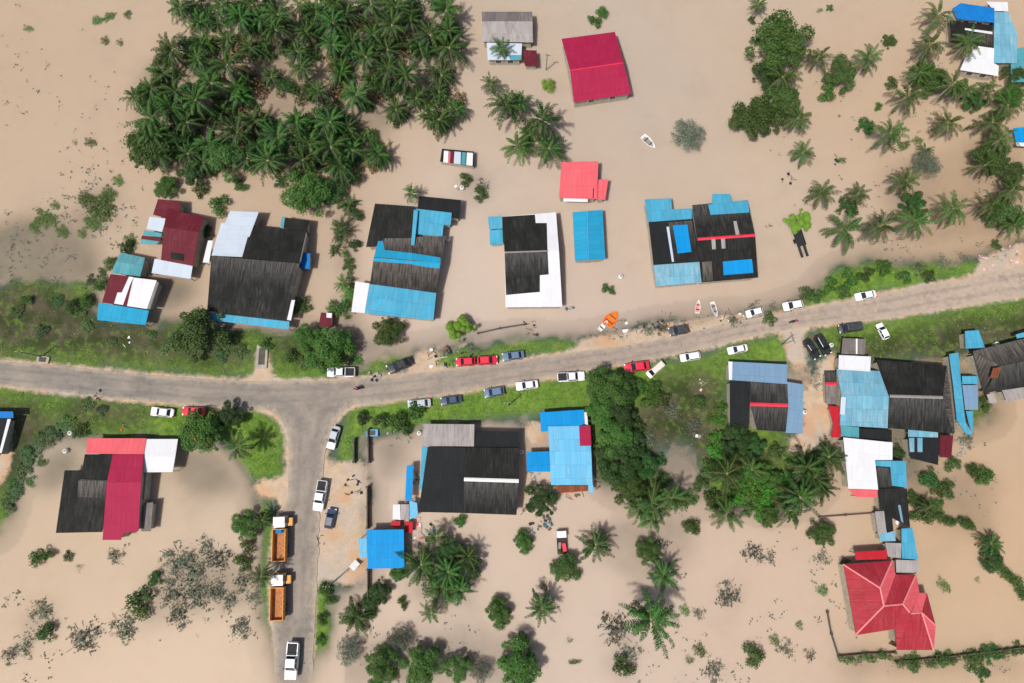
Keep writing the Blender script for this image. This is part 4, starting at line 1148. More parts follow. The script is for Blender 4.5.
for x, y in GROVE: put_palm(x, y, rng.uniform(17, 28), 'oil', '', 'oil palms of the large grove', True)
for x, y, r_ in ((333,5,18),(188,151,13),(207,43,15),(298,120,17),(238,88,17),(310,168,12),(301,6,16),(205,78,15),(170,108,13),(341,72,13),(428,115,16)): put_palm(x, y, r_, 'lime', '', 'oil palms of the large grove', True)
_spots = []
while len(_spots) < 78:
    x, y = _ru.uniform(130, 465), _ru.uniform(0, 168)
    if _inp(x, y) and all((x - u) ** 2 + (y - v) ** 2 > 17 ** 2 for u, v in _spots) and not any((x - u) ** 2 + (y - v) ** 2 < 15 ** 2 for u, v in ((257,103),(220,126),(318,76),(288,66),(390,130))): _spots.append((x, y))
    elif _ru.random() < .0005: break
for x, y in _spots:  # shrubs added to darken the gaps between palm crowns
    put_shrub(x + _ru.uniform(-5, 5), y + _ru.uniform(-5, 5), _ru.uniform(11, 18), _ru.choice(['dark', 'dark', 'olive', 'dead']), "low undergrowth shrub added to darken the grove", 'shrubs added to darken gaps in the large grove')
put_tree(146, 146, 25, 'green', "bright broad-leaved tree at the lower left corner of the grove")
put_tree(172, 140, 17, 'dark', "dark broad-leaved tree inside the left of the grove")
put_tree(225, 157, 22, 'olive', "olive broad-leaved tree")
put_tree(262, 150, 16, 'dark', "dark broad-leaved tree"); put_tree(345, 170, 16, 'dark', "dark broad-leaved tree")
put_tree(192, 172, 16, 'dark', "dark broad-leaved tree"); put_tree(165, 187, 13, 'green', "small green tree")
put_tree(306, 191, 25, 'green', "dense bright green tree"); put_tree(328, 190, 15, 'dark', "dark broad-leaved tree")
for x, y, r_ in ((217,205,14),(280,182,9),(300,176,10),(200,190,10),(240,186,9)): put_shrub(x, y, r_, 'olive', "olive shrub")
for x, y, r_ in ((506,105,26),(542,120,26),(549,148,24),(520,103,18),(530,135,20)): put_palm(x, y, r_, 'oil', "dark oil palm")
put_palm(517, 146, 21, 'lime', "bright lime green palm"); put_palm(501, 48, 17, 'coco', "thin coconut palm"); put_palm(491, 84, 16, 'coco', "thin coconut palm")
for x, y, r_ in ((758,4,13),(818,58,20),(868,57,22),(783,77,26),(798,118,22),(803,153,19),(938,15,24),(930,45,24),(968,42,22),(908,97,24),(953,84,22),(890,133,24),(948,123,22),(925,150,12),(1008,105,25),(993,122,25),(920,72,18),(965,90,18),(985,90,20),(1000,140,22),(985,165,20),(1012,190,22),(992,205,20),(1015,225,18)):
    put_palm(x, y, r_, 'coco', "coconut palm")
for x, y, r_ in ((822,194,22),(858,194,17),(845,231,27),(880,226,25),(905,181,22),(915,221,26),(953,209,23)):
    put_palm(x, y, r_, 'coco', "coconut palm")
for x, y, r_, k, w in ((783,40,33,'green',"big round green tree"),(757,116,27,'green',"big round green tree"),(785,100,22,'olive',"olive tree"),(770,75,18,'dark',"dark tree"),(930,77,20,'green',"bright green tree"),(843,72,20,'olive',"olive tree"),
  (689,133,20,'grey',"sparse grey-green tree"),(993,155,20,'olive',"olive broad tree"),(1012,95,15,'green',"green tree"),(975,100,13,'dark',"dark broad tree"),(1012,172,17,'olive',"dark broad tree"),(1008,214,21,'olive',"dark broad tree"),(928,163,17,'grey',"grey-green tree"),(799,219,15,'lime',"bright lime tree"),(915,203,15,'dark',"dark tree"),(890,40,8,'olive',"small olive tree"),(1018,75,14,'green',"green tree")):
    put_tree(x, y, r_, k, w)
for x, y, r_, k, w in ((603,12,9,'green',"small green shrub"),(594,20,9,'green',"small green shrub"),(548,84,10,'lime',"lime shrub"),(829,90,13,'green',"green shrub"),(878,107,6,'green',"small green shrub"),(866,126,12,'dark',"dark shrub"),(893,82,9,'olive',"olive shrub"),(848,207,14,'dark',"dark shrub"),(830,8,5,'olive',"tiny olive shrub"),(609,290,8,'green',"single green shrub"),(997,245,7,'olive',"olive shrub"),(757,40,8,'olive',"olive shrub"),(752,20,6,'olive',"olive shrub")):
    put_shrub(x, y, r_, k, w)
# row along the boundary beside the large black roof
for x, y, r_ in ((348,205,15),(341,230,16),(335,250,10)): put_palm(x, y, r_, 'oil', "small dark palm")
for x, y, r_ in ((343,283,13),(348,294,12)): put_palm(x, y, r_, 'lime', "small lime palm")
put_palm(411, 193, 13, 'coco', "small pale palm")
for x, y, r_, k, w in ((338,308,13,'olive',"olive shrub"),(301,306,11,'olive',"olive shrub"),(356,215,9,'dark',"dark shrub"),(348,265,8,'olive',"olive shrub"),(355,245,8,'dark',"dark shrub"),(481,193,10,'olive',"sparse olive shrub"),(466,178,9,'olive',"sparse olive shrub"),(483,185,9,'drowned',"grey drowned shrub"),(210,255,8,'dark',"dark shrub"),(206,232,9,'dark',"dark shrub")):
    put_shrub(x, y, r_, k, w)
put_tree(388, 331, 16, 'green', "round green tree"); put_tree(461, 329, 16, 'lime', "yellow-green tree")
put_tree(195, 332, 27, 'olive', "large olive tree", 'trees on the verges'); put_tree(330, 347, 24, 'green', "bright green tree", 'trees on the verges'); put_tree(306, 338, 14, 'green', "green tree", 'trees on the verges')
put_tree(345, 352, 13, 'lime', "lime tree", 'trees on the verges')
put_tree(200, 432, 23, 'flower', "green tree with small red flowers", 'trees on the verges'); put_palm(238, 447, 20, 'coco', "pale palm on the lawn")
put_tree(228, 415, 14, 'dark', "dark tree", 'trees on the verges')
for x, y, r_, k in ((125,247,10,'dark'),(110,262,9,'olive'),(100,285,10,'green'),(25,299,7,'green'),(85,300,9,'green'),(70,305,9,'olive'),(290,355,9,'green'),(78,432,9,'olive'),(265,345,8,'olive'),(398,420,13,'green'),(415,412,12,'green'),(380,420,10,'olive'),(363,418,8,'dark'),(405,428,9,'dark')):
    put_shrub(x, y, r_, k, k + " shrub", 'shrubs on the verges')
# the belt of trees right of the light blue roof
for x, y, r_, k in ((606,386,22,'green'),(622,388,16,'dark'),(602,412,16,'green'),(620,414,18,'dark'),(615,436,19,'green'),(632,445,14,'dark'),(622,464,20,'dark'),(630,488,18,'green'),(643,468,14,'dark'),(608,470,11,'dark'),(595,392,12,'olive'),(606,452,12,'olive')):
    put_tree(x, y, r_, k, k + " tree", 'belt of trees between the two houses')
for x, y, r_ in ((652,503,26),(672,498,22),(640,510,20),(727,474,25),(752,470,18)): put_palm(x, y, r_, 'coco', "pale yellowish palm")
for x, y, r_, k in ((672,411,9,'drowned'),(655,388,9,'green'),(640,385,10,'green'),(719,437,11,'bright'),(716,452,11,'bright'),(700,400,8,'olive'),(780,482,13,'bright'),(752,490,15,'bright'),(738,500,11,'bright'),(768,496,12,'bright'),(712,500,12,'olive'),(635,425,11,'olive'),(648,440,9,'drowned'),(694,425,9,'drowned'),(790,470,10,'green'),(776,450,9,'olive'),(710,470,11,'olive'),(690,500,10,'olive')):
    put_shrub(x, y, r_, k, {'drowned': 'grey'}.get(k, k) + " shrub", 'shrubs of the lawn and its edge')
for x, y, r_, k in ((720,462,11,'bright'),(728,450,9,'green'),(745,478,13,'bright'),(758,482,13,'bright'),(765,470,11,'bright'),(735,488,10,'olive'),(748,507,10,'olive'),(762,512,11,'bright'),(725,505,9,'olive'),(785,495,12,'olive'),(800,480,11,'dark'),(812,466,10,'dark'),(700,484,10,'olive'),(665,480,10,'olive'),(678,500,11,'olive'),(660,460,8,'dark'),(650,400,12,'bright'),(660,398,11,'olive'),(720,420,8,'bright'),(722,408,7,'bright'),(596,378,9,'dark')):
    put_shrub(x, y, r_, k, "low " + k + " shrub", 'shrubs of the lawn and its edge')
for x, y, r_, k in ((150,335,9,'olive'),(165,345,10,'olive'),(90,280,9,'olive'),(100,272,8,'olive'),(75,312,9,'olive'),(85,325,8,'olive'),(55,300,8,'dark'),(15,310,9,'olive'),(40,330,8,'dark'),(110,340,7,'olive'),(225,340,10,'olive'),(220,355,9,'dark'),(240,350,9,'olive'),(300,360,10,'green'),(312,362,9,'green'),(355,360,9,'green'),(318,330,10,'green'),(62,425,10,'olive'),(50,432,11,'dark'),(38,440,11,'olive'),(25,455,11,'dark'),(18,472,11,'olive'),(10,490,11,'dark'),(4,505,10,'olive'),(40,462,8,'olive'),(28,482,8,'olive'),(85,405,8,'olive'),(100,410,7,'dark')):
    put_shrub(x, y, r_, k, "rough " + k + " verge shrub", 'rough growth on the verges', flat=True)
put_tree(737, 441, 15, 'dark', "dark tree"); put_tree(755, 447, 12, 'dark', "dark tree"); put_tree(776, 480, 11, 'green', "bright green tree")
for x, y, r_ in ((829,457,20),(806,468,22),(815,478,21),(800,497,24),(822,488,18),(790,510,20)): put_palm(x, y, r_, 'oil', "dark palm")
for x, y, r_, k, w in ((898,452,9,'dark',"dark shrub"),(930,478,12,'dark',"dark shrub"),(948,490,11,'olive',"olive shrub"),(953,464,10,'olive',"olive shrub"),(985,477,12,'green',"green shrub"),(974,471,9,'green',"green shrub"),(913,497,9,'green',"green shrub"),(922,503,9,'olive',"olive shrub"),(938,505,9,'olive',"olive shrub"),(955,378,8,'olive',"olive shrub"),(985,405,9,'green',"green shrub"),(940,490,9,'olive',"olive shrub"),(968,440,9,'drowned',"grey shrub"),(950,438,8,'drowned',"grey shrub")):
    put_shrub(x, y, r_, k, w)
put_palm(928, 508, 14, 'coco', "small pale palm")
# lower half
for x, y, r_, k in ((421,565,25,'oil'),(441,587,25,'oil'),(431,612,15,'coco'),(356,617,22,'oil'),(448,572,20,'oil'),(468,556,17,'coco'),(436,537,15,'coco'),(460,590,16,'oil'),(596,545,21,'oil'),(542,607,19,'oil'),(664,575,19,'oil'),(652,519,20,'coco'),(727,514,22,'coco'),(991,544,16,'oil'),(261,576,16,'coco'),(262,520,13,'oil')):
    put_palm(x, y, r_, k, "dark palm" if k == 'oil' else "palm")
put_palm(651, 620, 31, 'oil', "large full dark palm")
for x, y, r_, k, w in ((462,566,18,'dark',"dark tree"),(381,667,19,'green',"green tree"),(421,666,19,'green',"green tree"),(457,668,15,'olive',"olive tree"),(481,672,12,'grey',"grey tree"),(348,652,14,'grey',"grey tree"),(520,668,23,'green',"big green tree"),(400,640,14,'grey',"grey tree"),(498,612,14,'green',"round green tree"),(566,568,15,'olive',"round olive tree"),(649,551,13,'green',"green tree"),(823,534,13,'green',"bright green tree"),(245,525,14,'green',"green tree"),(540,500,17,'dark',"dark tree"),(523,541,11,'green',"green tree"),(993,560,11,'dark',"dark tree"),(381,592,11,'dark',"dark tree"),(770,515,11,'green',"bright green tree"),(448,550,14,'dark',"dark tree")):
    put_tree(x, y, r_, k, w)
put_tree(398, 574, 9, 'green', "vivid green tree"); put_tree(372, 600, 10, 'dark', "dark tree")
for x, y, r_, k, w in ((461,520,8,'green',"vivid green shrub"),(691,527,11,'green',"green shrub"),(732,597,13,'drowned',"sparse grey shrub"),(617,629,15,'drowned',"drowned grey shrub"),(624,668,13,'olive',"sparse olive shrub"),(632,655,10,'drowned',"sparse grey shrub"),(714,672,11,'drowned',"sparse grey shrub"),(755,655,13,'olive',"sparse olive shrub"),(523,637,6,'green',"tiny green shrub"),(403,604,7,'green',"tiny green shrub"),(755,552,11,'drowned',"sparse grey shrub"),(770,556,8,'drowned',"sparse grey shrub"),(372,612,8,'olive',"olive shrub"),(545,585,7,'drowned',"grey shrub"),(700,615,7,'drowned',"grey shrub"),(660,545,9,'drowned',"grey shrub"),
  (41,557,12,'green',"dense green shrub"),(67,556,6,'olive',"small olive shrub"),(77,568,5,'drowned',"tiny grey shrub"),(45,633,11,'dark',"dark shrub"),(38,610,12,'drowned',"dark drowned shrub"),(20,646,11,'drowned',"grey drowned shrub"),(5,656,9,'drowned',"grey drowned shrub"),(80,642,15,'drowned',"drowned grey shrub"),(137,605,17,'olive',"drowned olive shrub"),(155,579,9,'dark',"dark low shrub"),(175,560,16,'drowned',"grey drowned shrub"),(192,572,15,'drowned',"grey drowned shrub"),(172,592,14,'drowned',"grey drowned shrub"),(195,598,14,'drowned',"grey drowned shrub"),(175,616,13,'drowned',"grey drowned shrub"),(122,628,14,'drowned',"sparse drowned shrub"),(215,560,13,'drowned',"grey drowned shrub"),(237,629,11,'drowned',"lone drowned shrub"),(242,562,11,'olive',"olive shrub"),(228,600,10,'drowned',"grey drowned shrub"),(215,590,11,'drowned',"grey drowned shrub"),(240,582,10,'drowned',"grey drowned shrub"),(205,545,9,'drowned',"grey drowned shrub"),(113,558,9,'drowned',"grey drowned shrub"),(248,545,9,'olive',"olive shrub"),(252,600,9,'drowned',"grey drowned shrub"),
  (330,600,8,'olive',"olive shrub"),(325,590,8,'green',"green shrub"),(321,620,7,'olive',"olive shrub"),(320,640,6,'olive',"olive shrub"),
  (823,560,9,'drowned',"grey drowned shrub"),(812,655,7,'drowned',"grey shrub"),(790,650,9,'drowned',"grey shrub")):
    put_shrub(x, y, r_, k, w)
for x, y, r_, sy, rz in ((100,207,14,1.5,.9),(92,222,10,1,0),(45,218,10,1.4,.8),(62,231,8,1,.2),(85,198,9,1,0),(108,195,9,1.2,0),(35,226,8,1,0),(82,233,6,1,0),(55,205,6,1,.4),(118,180,7,1,0),(130,240,8,1,0),(108,16,9,.6,.8),(97,20,7,1,0),(128,14,6,1,0),(90,142,6,1.3,1),(28,28,5,1.4,1),(105,40,6,1,0),(120,42,5,1,0),(75,142,4,1,0),(685,610,6,1,0),(845,562,6,1,0),(700,650,7,1,0),(690,660,5,1,0),(775,640,6,1,0),(800,625,5,1,0),(823,590,6,1.2,1),(885,450,5,1,0),(978,580,4,1,0),(944,585,6,1.5,.5),(790,62,5,1,0),(820,10,5,.6,.8),(905,145,8,.7,.6),(918,140,7,.7,.4),(842,160,7,.5,.1),(570,640,4,1,0),(575,662,7,.4,.1),(152,300,6,1,0),(170,140,4,1,0)):
    put_shrub(x, y, r_, 'weed', "floating weed clump", 'weed clumps in the flood', sy, rz)
for x, y, r_, k in ((770,318,8,'olive'),(808,292,9,'olive'),(830,286,10,'green'),(850,277,11,'green'),(868,274,10,'green'),(885,268,11,'green'),(820,296,9,'green'),(845,290,9,'olive'),(905,276,9,'olive'),(930,275,8,'olive'),(945,262,8,'drowned'),(965,258,8,'drowned'),(920,268,8,'drowned'),(735,322,7,'drowned'),(752,308,7,'drowned'),(662,327,8,'drowned'),(650,331,7,'drowned'),(775,306,6,'drowned')):
    put_shrub(x, y, r_, k, {'drowned': 'bare grey'}.get(k, k) + " verge shrub", 'shrubs along the road bank')
for x, y, r_, k in ((860,662,6,'olive'),(915,664,11,'olive'),(948,660,11,'olive'),(980,660,13,'olive'),(995,655,12,'dark'),(1022,650,9,'olive'),(985,675,9,'dark'),(1005,672,10,'drowned'),(845,660,7,'drowned'),(893,672,9,'drowned')):
    put_shrub(x, y, r_, k, {'drowned': 'grey'}.get(k, k) + " wall-side shrub", 'shrubs along the garden wall', flat=True)

# labels that single each plant out
ORD = ["", "", "second", "third", "fourth", "fifth", "sixth", "seventh", "eighth", "ninth", "tenth", "eleventh", "twelfth", "thirteenth", "fourteenth", "fifteenth"]
gl = sorted([p for p in plants if p[4]], key=lambda p: p[3])
rows = [gl[i:i + 11] for i in range(0, len(gl), 11)]
for ri, row in enumerate(rows):
    row.sort(key=lambda p: p[2])
    for ci, p in enumerate(row):
        rn = "top" if ri == 0 else ("lowest" if ri == len(rows) - 1 else ORD[ri + 1])
        cn = "leftmost" if ci == 0 else ("rightmost" if ci == len(row) - 1 else ORD[ci + 1] + " from left")
        p[0]["label"] = f"oil palm of the large grove, {cn} in its {rn} row"
buck = {}
for p in plants:
    if p[4]: continue
    nm, (lx, ly) = min(LAND.items(), key=lambda kv: (kv[1][0] - p[2]) ** 2 + (kv[1][1] - p[3]) ** 2)
    dx_, dy_ = p[2] - lx, p[3] - ly
    if "edge" in nm and "photo" in nm: rel = "near"
    elif abs(dx_) > abs(dy_): rel = "right of" if dx_ > 0 else "left of"
    else: rel = "below" if dy_ > 0 else "above"
    if "undergrowth" in p[1]:
        near = min((q for q in plants if q[4]), key=lambda q: (q[2] - p[2]) ** 2 + (q[3] - p[3]) ** 2)
        nm, rel = near[0]["label"].replace("oil palm of the large grove, ", "the grove palm ").replace(" in its ", " in "), "beside"
        dx_, dy_ = p[2] - near[2], p[3] - near[3]
        p[1] = "undergrowth shrub"
    buck.setdefault((p[1], rel, nm), []).append((dx_ ** 2 + dy_ ** 2, p))
for (w, rel, nm), lst in buck.items():
    lst.sort(key=lambda q: q[0])
    for i, (_, p) in enumerate(lst):
        suf = "" if len(lst) == 1 else (", nearest it" if i == 0 else (", farthest from it" if i == len(lst) - 1 else f", {ORD[i + 1]} nearest it"))
        p[0]["label"] = f"{w} {rel} {nm}{suf}" if " of the grove" not in w else w

# hedge in the flood right of the red hipped roof
def hedge(pts, w, mat, label, n, size=.2):
    P = [W(x, y, .3) for x, y in pts]; o = P[0].copy(); o.z = -.3; r = random.Random(len(pts)); bl = []
    for a, b in zip(P[:-1], P[1:]):
        k = max(2, int((b - a).length / .8))
        for i in range(k):
            q = a.lerp(b, i / k) - o; bl.append((Vector((q.x + r.uniform(-.4, .4), q.y + r.uniform(-.4, .4), .6 + r.uniform(-.2, .4))), w * r.uniform(.7, 1.3)))
    mb = MB(); leaf_cloud(mb, r, bl, n, size)
    root = empty("hedge", o); tag(root, label, "hedge"); mb.build("crown", mat, root)
    tb = MB()
    for c, _ in bl[::2]: tb.tube([(c.x, c.y, -.6), c], [.05, .03], 5)
    tb.build("stems", M['bark'], root)
hedge([(912,514),(935,517),(958,522),(978,528)], .8, M['leaf_green'], "narrow green hedge running right from the L shaped blue roof", 2600, .14)
hedge([(1000,566),(1012,580),(1030,602)], .9, M['leaf_green'], "green hedge slanting down to the right edge above the garden wall", 1900, .14)
hedge([(898,664),(930,661),(965,658),(1000,654),(1036,649)], .7, M['leaf_olive'], "low green hedge along the wall below the red hipped roof, right stretch", 2600, .13)
hedge([(842,659),(868,657),(894,656)], .55, M['leaf_olive'], "low green hedge along the short wall below the red hipped roof", 1000, .13)
hedge([(335,225),(345,250),(352,270),(350,300),(348,325)], .5, M['leaf_olive'], "thin dark hedge along the boundary between the two black roofs", 700, .17)

# ------------------------------------------------------------------ vehicles
_mesh = {}
def cached(key, fn):
    if key not in _mesh: _mesh[key] = fn()
    return _mesh[key]
CAR = {  # length, width, height, bonnet height, belt, cabin x: windscreen foot, roof front, roof rear, rear window foot
 'hatch':  (3.75, 1.68, 1.48, .82, .92, .98, .28, -1.30, -1.72),
 'sedan':  (4.45, 1.74, 1.44, .82, .90, 1.00, .25, -1.15, -1.72),
 'suv':    (4.5, 1.82, 1.72, .98, 1.06, 1.10, .45, -1.75, -2.10),
 'pickup': (5.25, 1.85, 1.76, 1.02, 1.08, 1.35, .75, -.45, -.72),
 'van':    (4.7, 1.76, 1.9, 1.0, 1.08, 1.75, 1.0, -1.95, -2.22),
}
def hull(ty):
    L, w, H, zb, belt, a, b, c, d = CAR[ty]; w /= 2
    st = []
    for i in range(13):
        u = i / 12; x = L / 2 - L * u
        e = min(u, 1 - u)
        ww = w * (1 - .22 * max(0, 1 - e / .10) ** 2)
        if x > a: zt = zb - .20 * ((x - a) / (L / 2 - a)) ** 2
        elif x < d: zt = belt - (.06 if ty != 'sedan' else .04) - .10 * ((d - x) / max(.1, d + L / 2)) ** 2
        else: zt = belt
        zl = .30 if .06 < u < .94 else .38
        st.append((x, ww, zl, zt))
    vs, fs = [], []
    for x, ww, zl, zt in st:
        half = [(ww * .85, zl), (ww, zl + .14), (ww, (zl + zt) / 2 + .05), (ww * .985, zt - .10), (ww * .88, zt), (ww * .4, zt + .025)]
        vs += [(x, y, z) for y, z in half] + [(x, -y, z) for y, z in half[::-1]]
    n = 12
    for i in range(12):
        for j in range(n): fs.append((i * n + j, i * n + (j + 1) % n, (i + 1) * n + (j + 1) % n, (i + 1) * n + j))
    fs += [tuple(range(n))[::-1], tuple(12 * n + j for j in range(n))]
    mb = MB().add(vs, fs)
    if ty == 'pickup':
        pass
    # cabin
    yb, yt = w * .93, w * .74
    z0 = belt - .04
    B = [(a, yb), (d, yb), (d, -yb), (a, -yb)]; T = [(b, yt), (c, yt), (c, -yt), (b, -yt)]
    vs = [(x, y, z0) for x, y in B] + [(x, y, H - .05) for x, y in T] + [(b - .1 if k in (0, 3) else c + .1, y * .86, H) for k, (x, y) in enumerate(T)]
    q = [(0, 1, 5, 4), (1, 2, 6, 5), (2, 3, 7, 6), (3, 0, 4, 7), (4, 5, 9, 8), (5, 6, 10, 9), (6, 7, 11, 10), (7, 4, 8, 11), (8, 9, 10, 11)]
    mb.add(vs, [tuple(f[::-1]) for f in q])
    me = mb.mesh("body", PAINT['white'], False)
    bm = bmesh.new(); bm.from_mesh(me); bmesh.ops.recalc_face_normals(bm, faces=bm.faces); bm.to_mesh(me); bm.free()
    return me
def panes(ty, which):
    L, w, H, zb, belt, a, b, c, d = CAR[ty]; w /= 2
    yb, yt = w * .93, w * .74; z0, z1 = belt - .04, H - .05
    def quad(P, iu, iv0, iv1, off):
        A, B, C, D = [Vector(p) for p in P]      # bottom A,B  top D,C
        f = lambda u, v: A.lerp(B, u).lerp(D.lerp(C, u), v)
        q = [f(iu, iv0), f(1 - iu, iv0), f(1 - iu, iv1), f(iu, iv1)]
        n = (q[1] - q[0]).cross(q[3] - q[0]).normalized()
        mb = MB(); return [p + n * off for p in q]
    mb = MB()
    if which == 'windscreen': q = quad([(a, -yb, z0), (a, yb, z0), (b, yt, z1), (b, -yt, z1)], .06, .06, .96, .012); mb.add(q, [(0, 1, 2, 3)])
    elif which == 'rear_window': q = quad([(d, yb, z0), (d, -yb, z0), (c, -yt, z1), (c, yt, z1)], .09, .14, .92, .012); mb.add(q, [(0, 1, 2, 3)])
    else:
        s = 1 if which == 'l' else -1
        P = [(a, yb * s, z0), (d, yb * s, z0), (c, yt * s, z1), (b, yt * s, z1)]
        if s > 0: P = [P[1], P[0], P[3], P[2]]; P = [(a, yb, z0), (d, yb, z0), (c, yt, z1), (b, yt, z1)]
        A, B, C, D = [Vector(p) for p in P]; f = lambda u, v: A.lerp(B, u).lerp(D.lerp(C, u), v)
        for u0, u1 in ((.08, .47), (.52, .92)):
            q = [f(u0, .12), f(u1, .12), f(u1, .9), f(u0, .9)]
            mb.add([p + Vector((0, .012 * s, .004)) for p in q], [(0, 1, 2, 3)])
    return mb.mesh(which, M['glass'])
def car(px, py, deg, ty, col, label, cat="car", group="vehicles parked along the flooded road", length=None):
    L, w, H = CAR[ty][:3]
    p = W(px, py, 1.0)
    th = terrain_h(p.x, p.y)
    gx, gy = to_px(np.array(p.x), np.array(p.y))
    onroad = on_road(float(gx), float(gy))
    z = ROAD_Z + .02 if onroad else max(th, 0.02)
    s = 1.0 if length is None else min(1.25, max(.8, length * mpp(px, py) / L))
    p = W(px, py, z + 1.0 * s)
    root = empty({'pickup': "pickup_truck"}.get(ty, "parked_car"), (p.x, p.y, z), R(deg), s)
    tag(root, label, cat, group)
    base = cached(('hull', ty), lambda: hull(ty))
    key = ('body', ty, col)
    if key not in _mesh:
        m_ = base.copy(); m_.materials.clear(); m_.materials.append(PAINT[col]); _mesh[key] = m_
    share("body", _mesh[key], root)
    share("windscreen", cached(('ws', ty), lambda: panes(ty, 'windscreen')), root)
    share("rear_window", cached(('rw', ty), lambda: panes(ty, 'rear_window')), root)
    share("side_window", cached(('sl', ty), lambda: panes(ty, 'l')), root)
    share("side_window", cached(('sr', ty), lambda: panes(ty, 'r')), root)
    zb = CAR[ty][3]
    for sy in (-1, 1):
        hl = share("headlight", cached(('hl', ty, sy), lambda: MB().box((L / 2 - .17, sy * w * .36, zb - .2), (.22, .34, .15), sy * -.3).mesh("headlight", M['headlight'])), root)
        share("taillight", cached(('tl', ty, sy), lambda: MB().box((-L / 2 + .05, sy * w * .4, .82), (.12, .26, .2), sy * .25).mesh("taillight", M['taillight'])), root)
        share("mirror", cached(('mi', ty, sy), lambda: MB().box((CAR[ty][5] - .25, sy * (w / 2 + .1), CAR[ty][4] + .05), (.14, .24, .14)).mesh("mirror", M['chassis'])), root)
        for sx in (.31, -.30):
            wh = share("wheel", cached(('wh', ty), lambda: MB().cyl((0, 0, 0), .31, .2).mesh("wheel", M['tyre'])), root)
            wh.location = (sx * L, sy * (w / 2 - .09), .31)
            rm = share("rim", cached(('rm', ty, sy), lambda: MB().cyl((0, sy * .095, 0), .19, .03).mesh("rim", M['rim'])), wh)
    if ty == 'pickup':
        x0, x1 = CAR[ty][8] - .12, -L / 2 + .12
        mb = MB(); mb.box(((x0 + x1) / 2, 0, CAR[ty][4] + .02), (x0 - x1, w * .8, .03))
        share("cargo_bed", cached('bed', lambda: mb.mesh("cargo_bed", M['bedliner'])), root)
        rl = MB()
        for sy in (-1, 1): rl.box(((x0 + x1) / 2, sy * w * .42, CAR[ty][4] + .06), (x0 - x1 + .05, .08, .12))
        rl.box((x1 - .03, 0, CAR[ty][4] + .06), (.07, w * .84, .12))
        m_ = cached(('rail', col), lambda: rl.mesh("bed_rail", PAINT[col]))
        share("bed_rail", m_, root)
        rb = MB().tube([(x0 - .15, -w * .4, CAR[ty][4]), (x0 - .2, -w * .36, H), (x0 - .2, w * .36, H), (x0 - .15, w * .4, CAR[ty][4])], .035, 6)
        share("roll_bar", cached('rollbar', lambda: rb.mesh("roll_bar", M['chassis'])), root)
    return root
def in_poly(x, y, poly):
    c = False; n = len(poly)
    for i in range(n):
        x0, y0 = poly[i]; x1, y1 = poly[(i + 1) % n]
        if (y0 > y) != (y1 > y) and x < (x1 - x0) * (y - y0) / (y1 - y0) + x0: c = not c
    return c
def on_road(x, y):
    return any(in_poly(x + dx_, y + dy_, pl) for dx_ in (-5, 0, 5) for dy_ in (-5, 0, 5) for pl in (ROAD_TOP + ROAD_BOT[::-1], SIDE_L + SIDE_R[::-1]))
for a in (
 (341,372,180,'pickup','white',"white car by the bright green tree, its shadow built as dark pickup bed",28),  # dark bed stands in for the shadow this car casts
 (399,365,202,'sedan','black',"black sedan parked askew on the north verge",26),
 (465.5,361.5,183,'hatch','red',"left one of two red cars parked nose to tail",19),
 (487.5,360,3,'hatch','red',"right one of two red cars parked nose to tail",20),
 (513,355.5,188,'sedan','steel_blue',"blue grey car just right of the two red cars",22),
 (419,403.5,186,'sedan','silver',"silver car, leftmost in the row below the main road",23),
 (451,400,188,'sedan','navy',"dark navy car right of the silver car on the grass",21),
 (494,392,190,'hatch','steel_blue',"steel blue hatchback left of the white hatchback on the grass",20),
 (527,385,188,'sedan','white',"white car between the steel blue hatchback and white pickup",22),
 (571,376.5,3,'pickup','white',"white pickup with dark bed above the light blue roof",27),
 (637,366.5,189,'sedan','red',"red sedan on the grass beside the cream van",25),
 (656,369,220,'van','cream',"cream van parked at an angle beside the red sedan",21),
 (690.5,356.5,190,'suv','white',"white car on the grass right of the cream van",20),
 (738,349,192,'sedan','white',"white car on the grass above the grey blue wing",20),
 (679,330,190,'hatch','charcoal',"lone charcoal car on the upper edge of the main road",20),
 (755,312,195,'hatch','white',"small white car half hidden among bank shrubs",17),
 (793.8,305,190,'hatch','white',"white hatchback on the upper verge right of bank shrubs",20),
 (866.3,295,192,'sedan','white',"white sedan with dark windows farthest right on the upper verge",21),
 (851,327.5,188,'van','charcoal',"large charcoal van on the road above the grey carport",24),
 (812.5,348.5,-60,'sedan','black',"black car, left one of two beside the dirt drive",22),
 (823.5,344.5,-64,'suv','black',"black car, right one of two beside the dirt drive",22),
 (883.4,331,112,'hatch','white',"white hatchback on the grass right of the charcoal van",17),
 (333,437.5,255,'sedan','silver',"silver car parked where the side road meets the lawn",23),
 (320,495.5,262,'pickup','white',"white pickup on the side road beside the dirt yard",30),
 (330,518.5,80,'hatch','navy',"dark blue hatchback standing on the orange dirt yard",20),
 (291.5,661,268,'pickup','white',"white pickup driving at the drowned lower end of side road",35),
 (161.5,412,175,'sedan','white',"white sedan on the grass beside the half covered red car",23),
 (193,411,180,'sedan','red',"red car half covered by the flowering tree",23),
):
    car(a[0], a[1], a[2], a[3], a[4], a[5], "pickup" if a[3] == 'pickup' else ("van" if a[3] == 'van' else "car"), length=a[6])

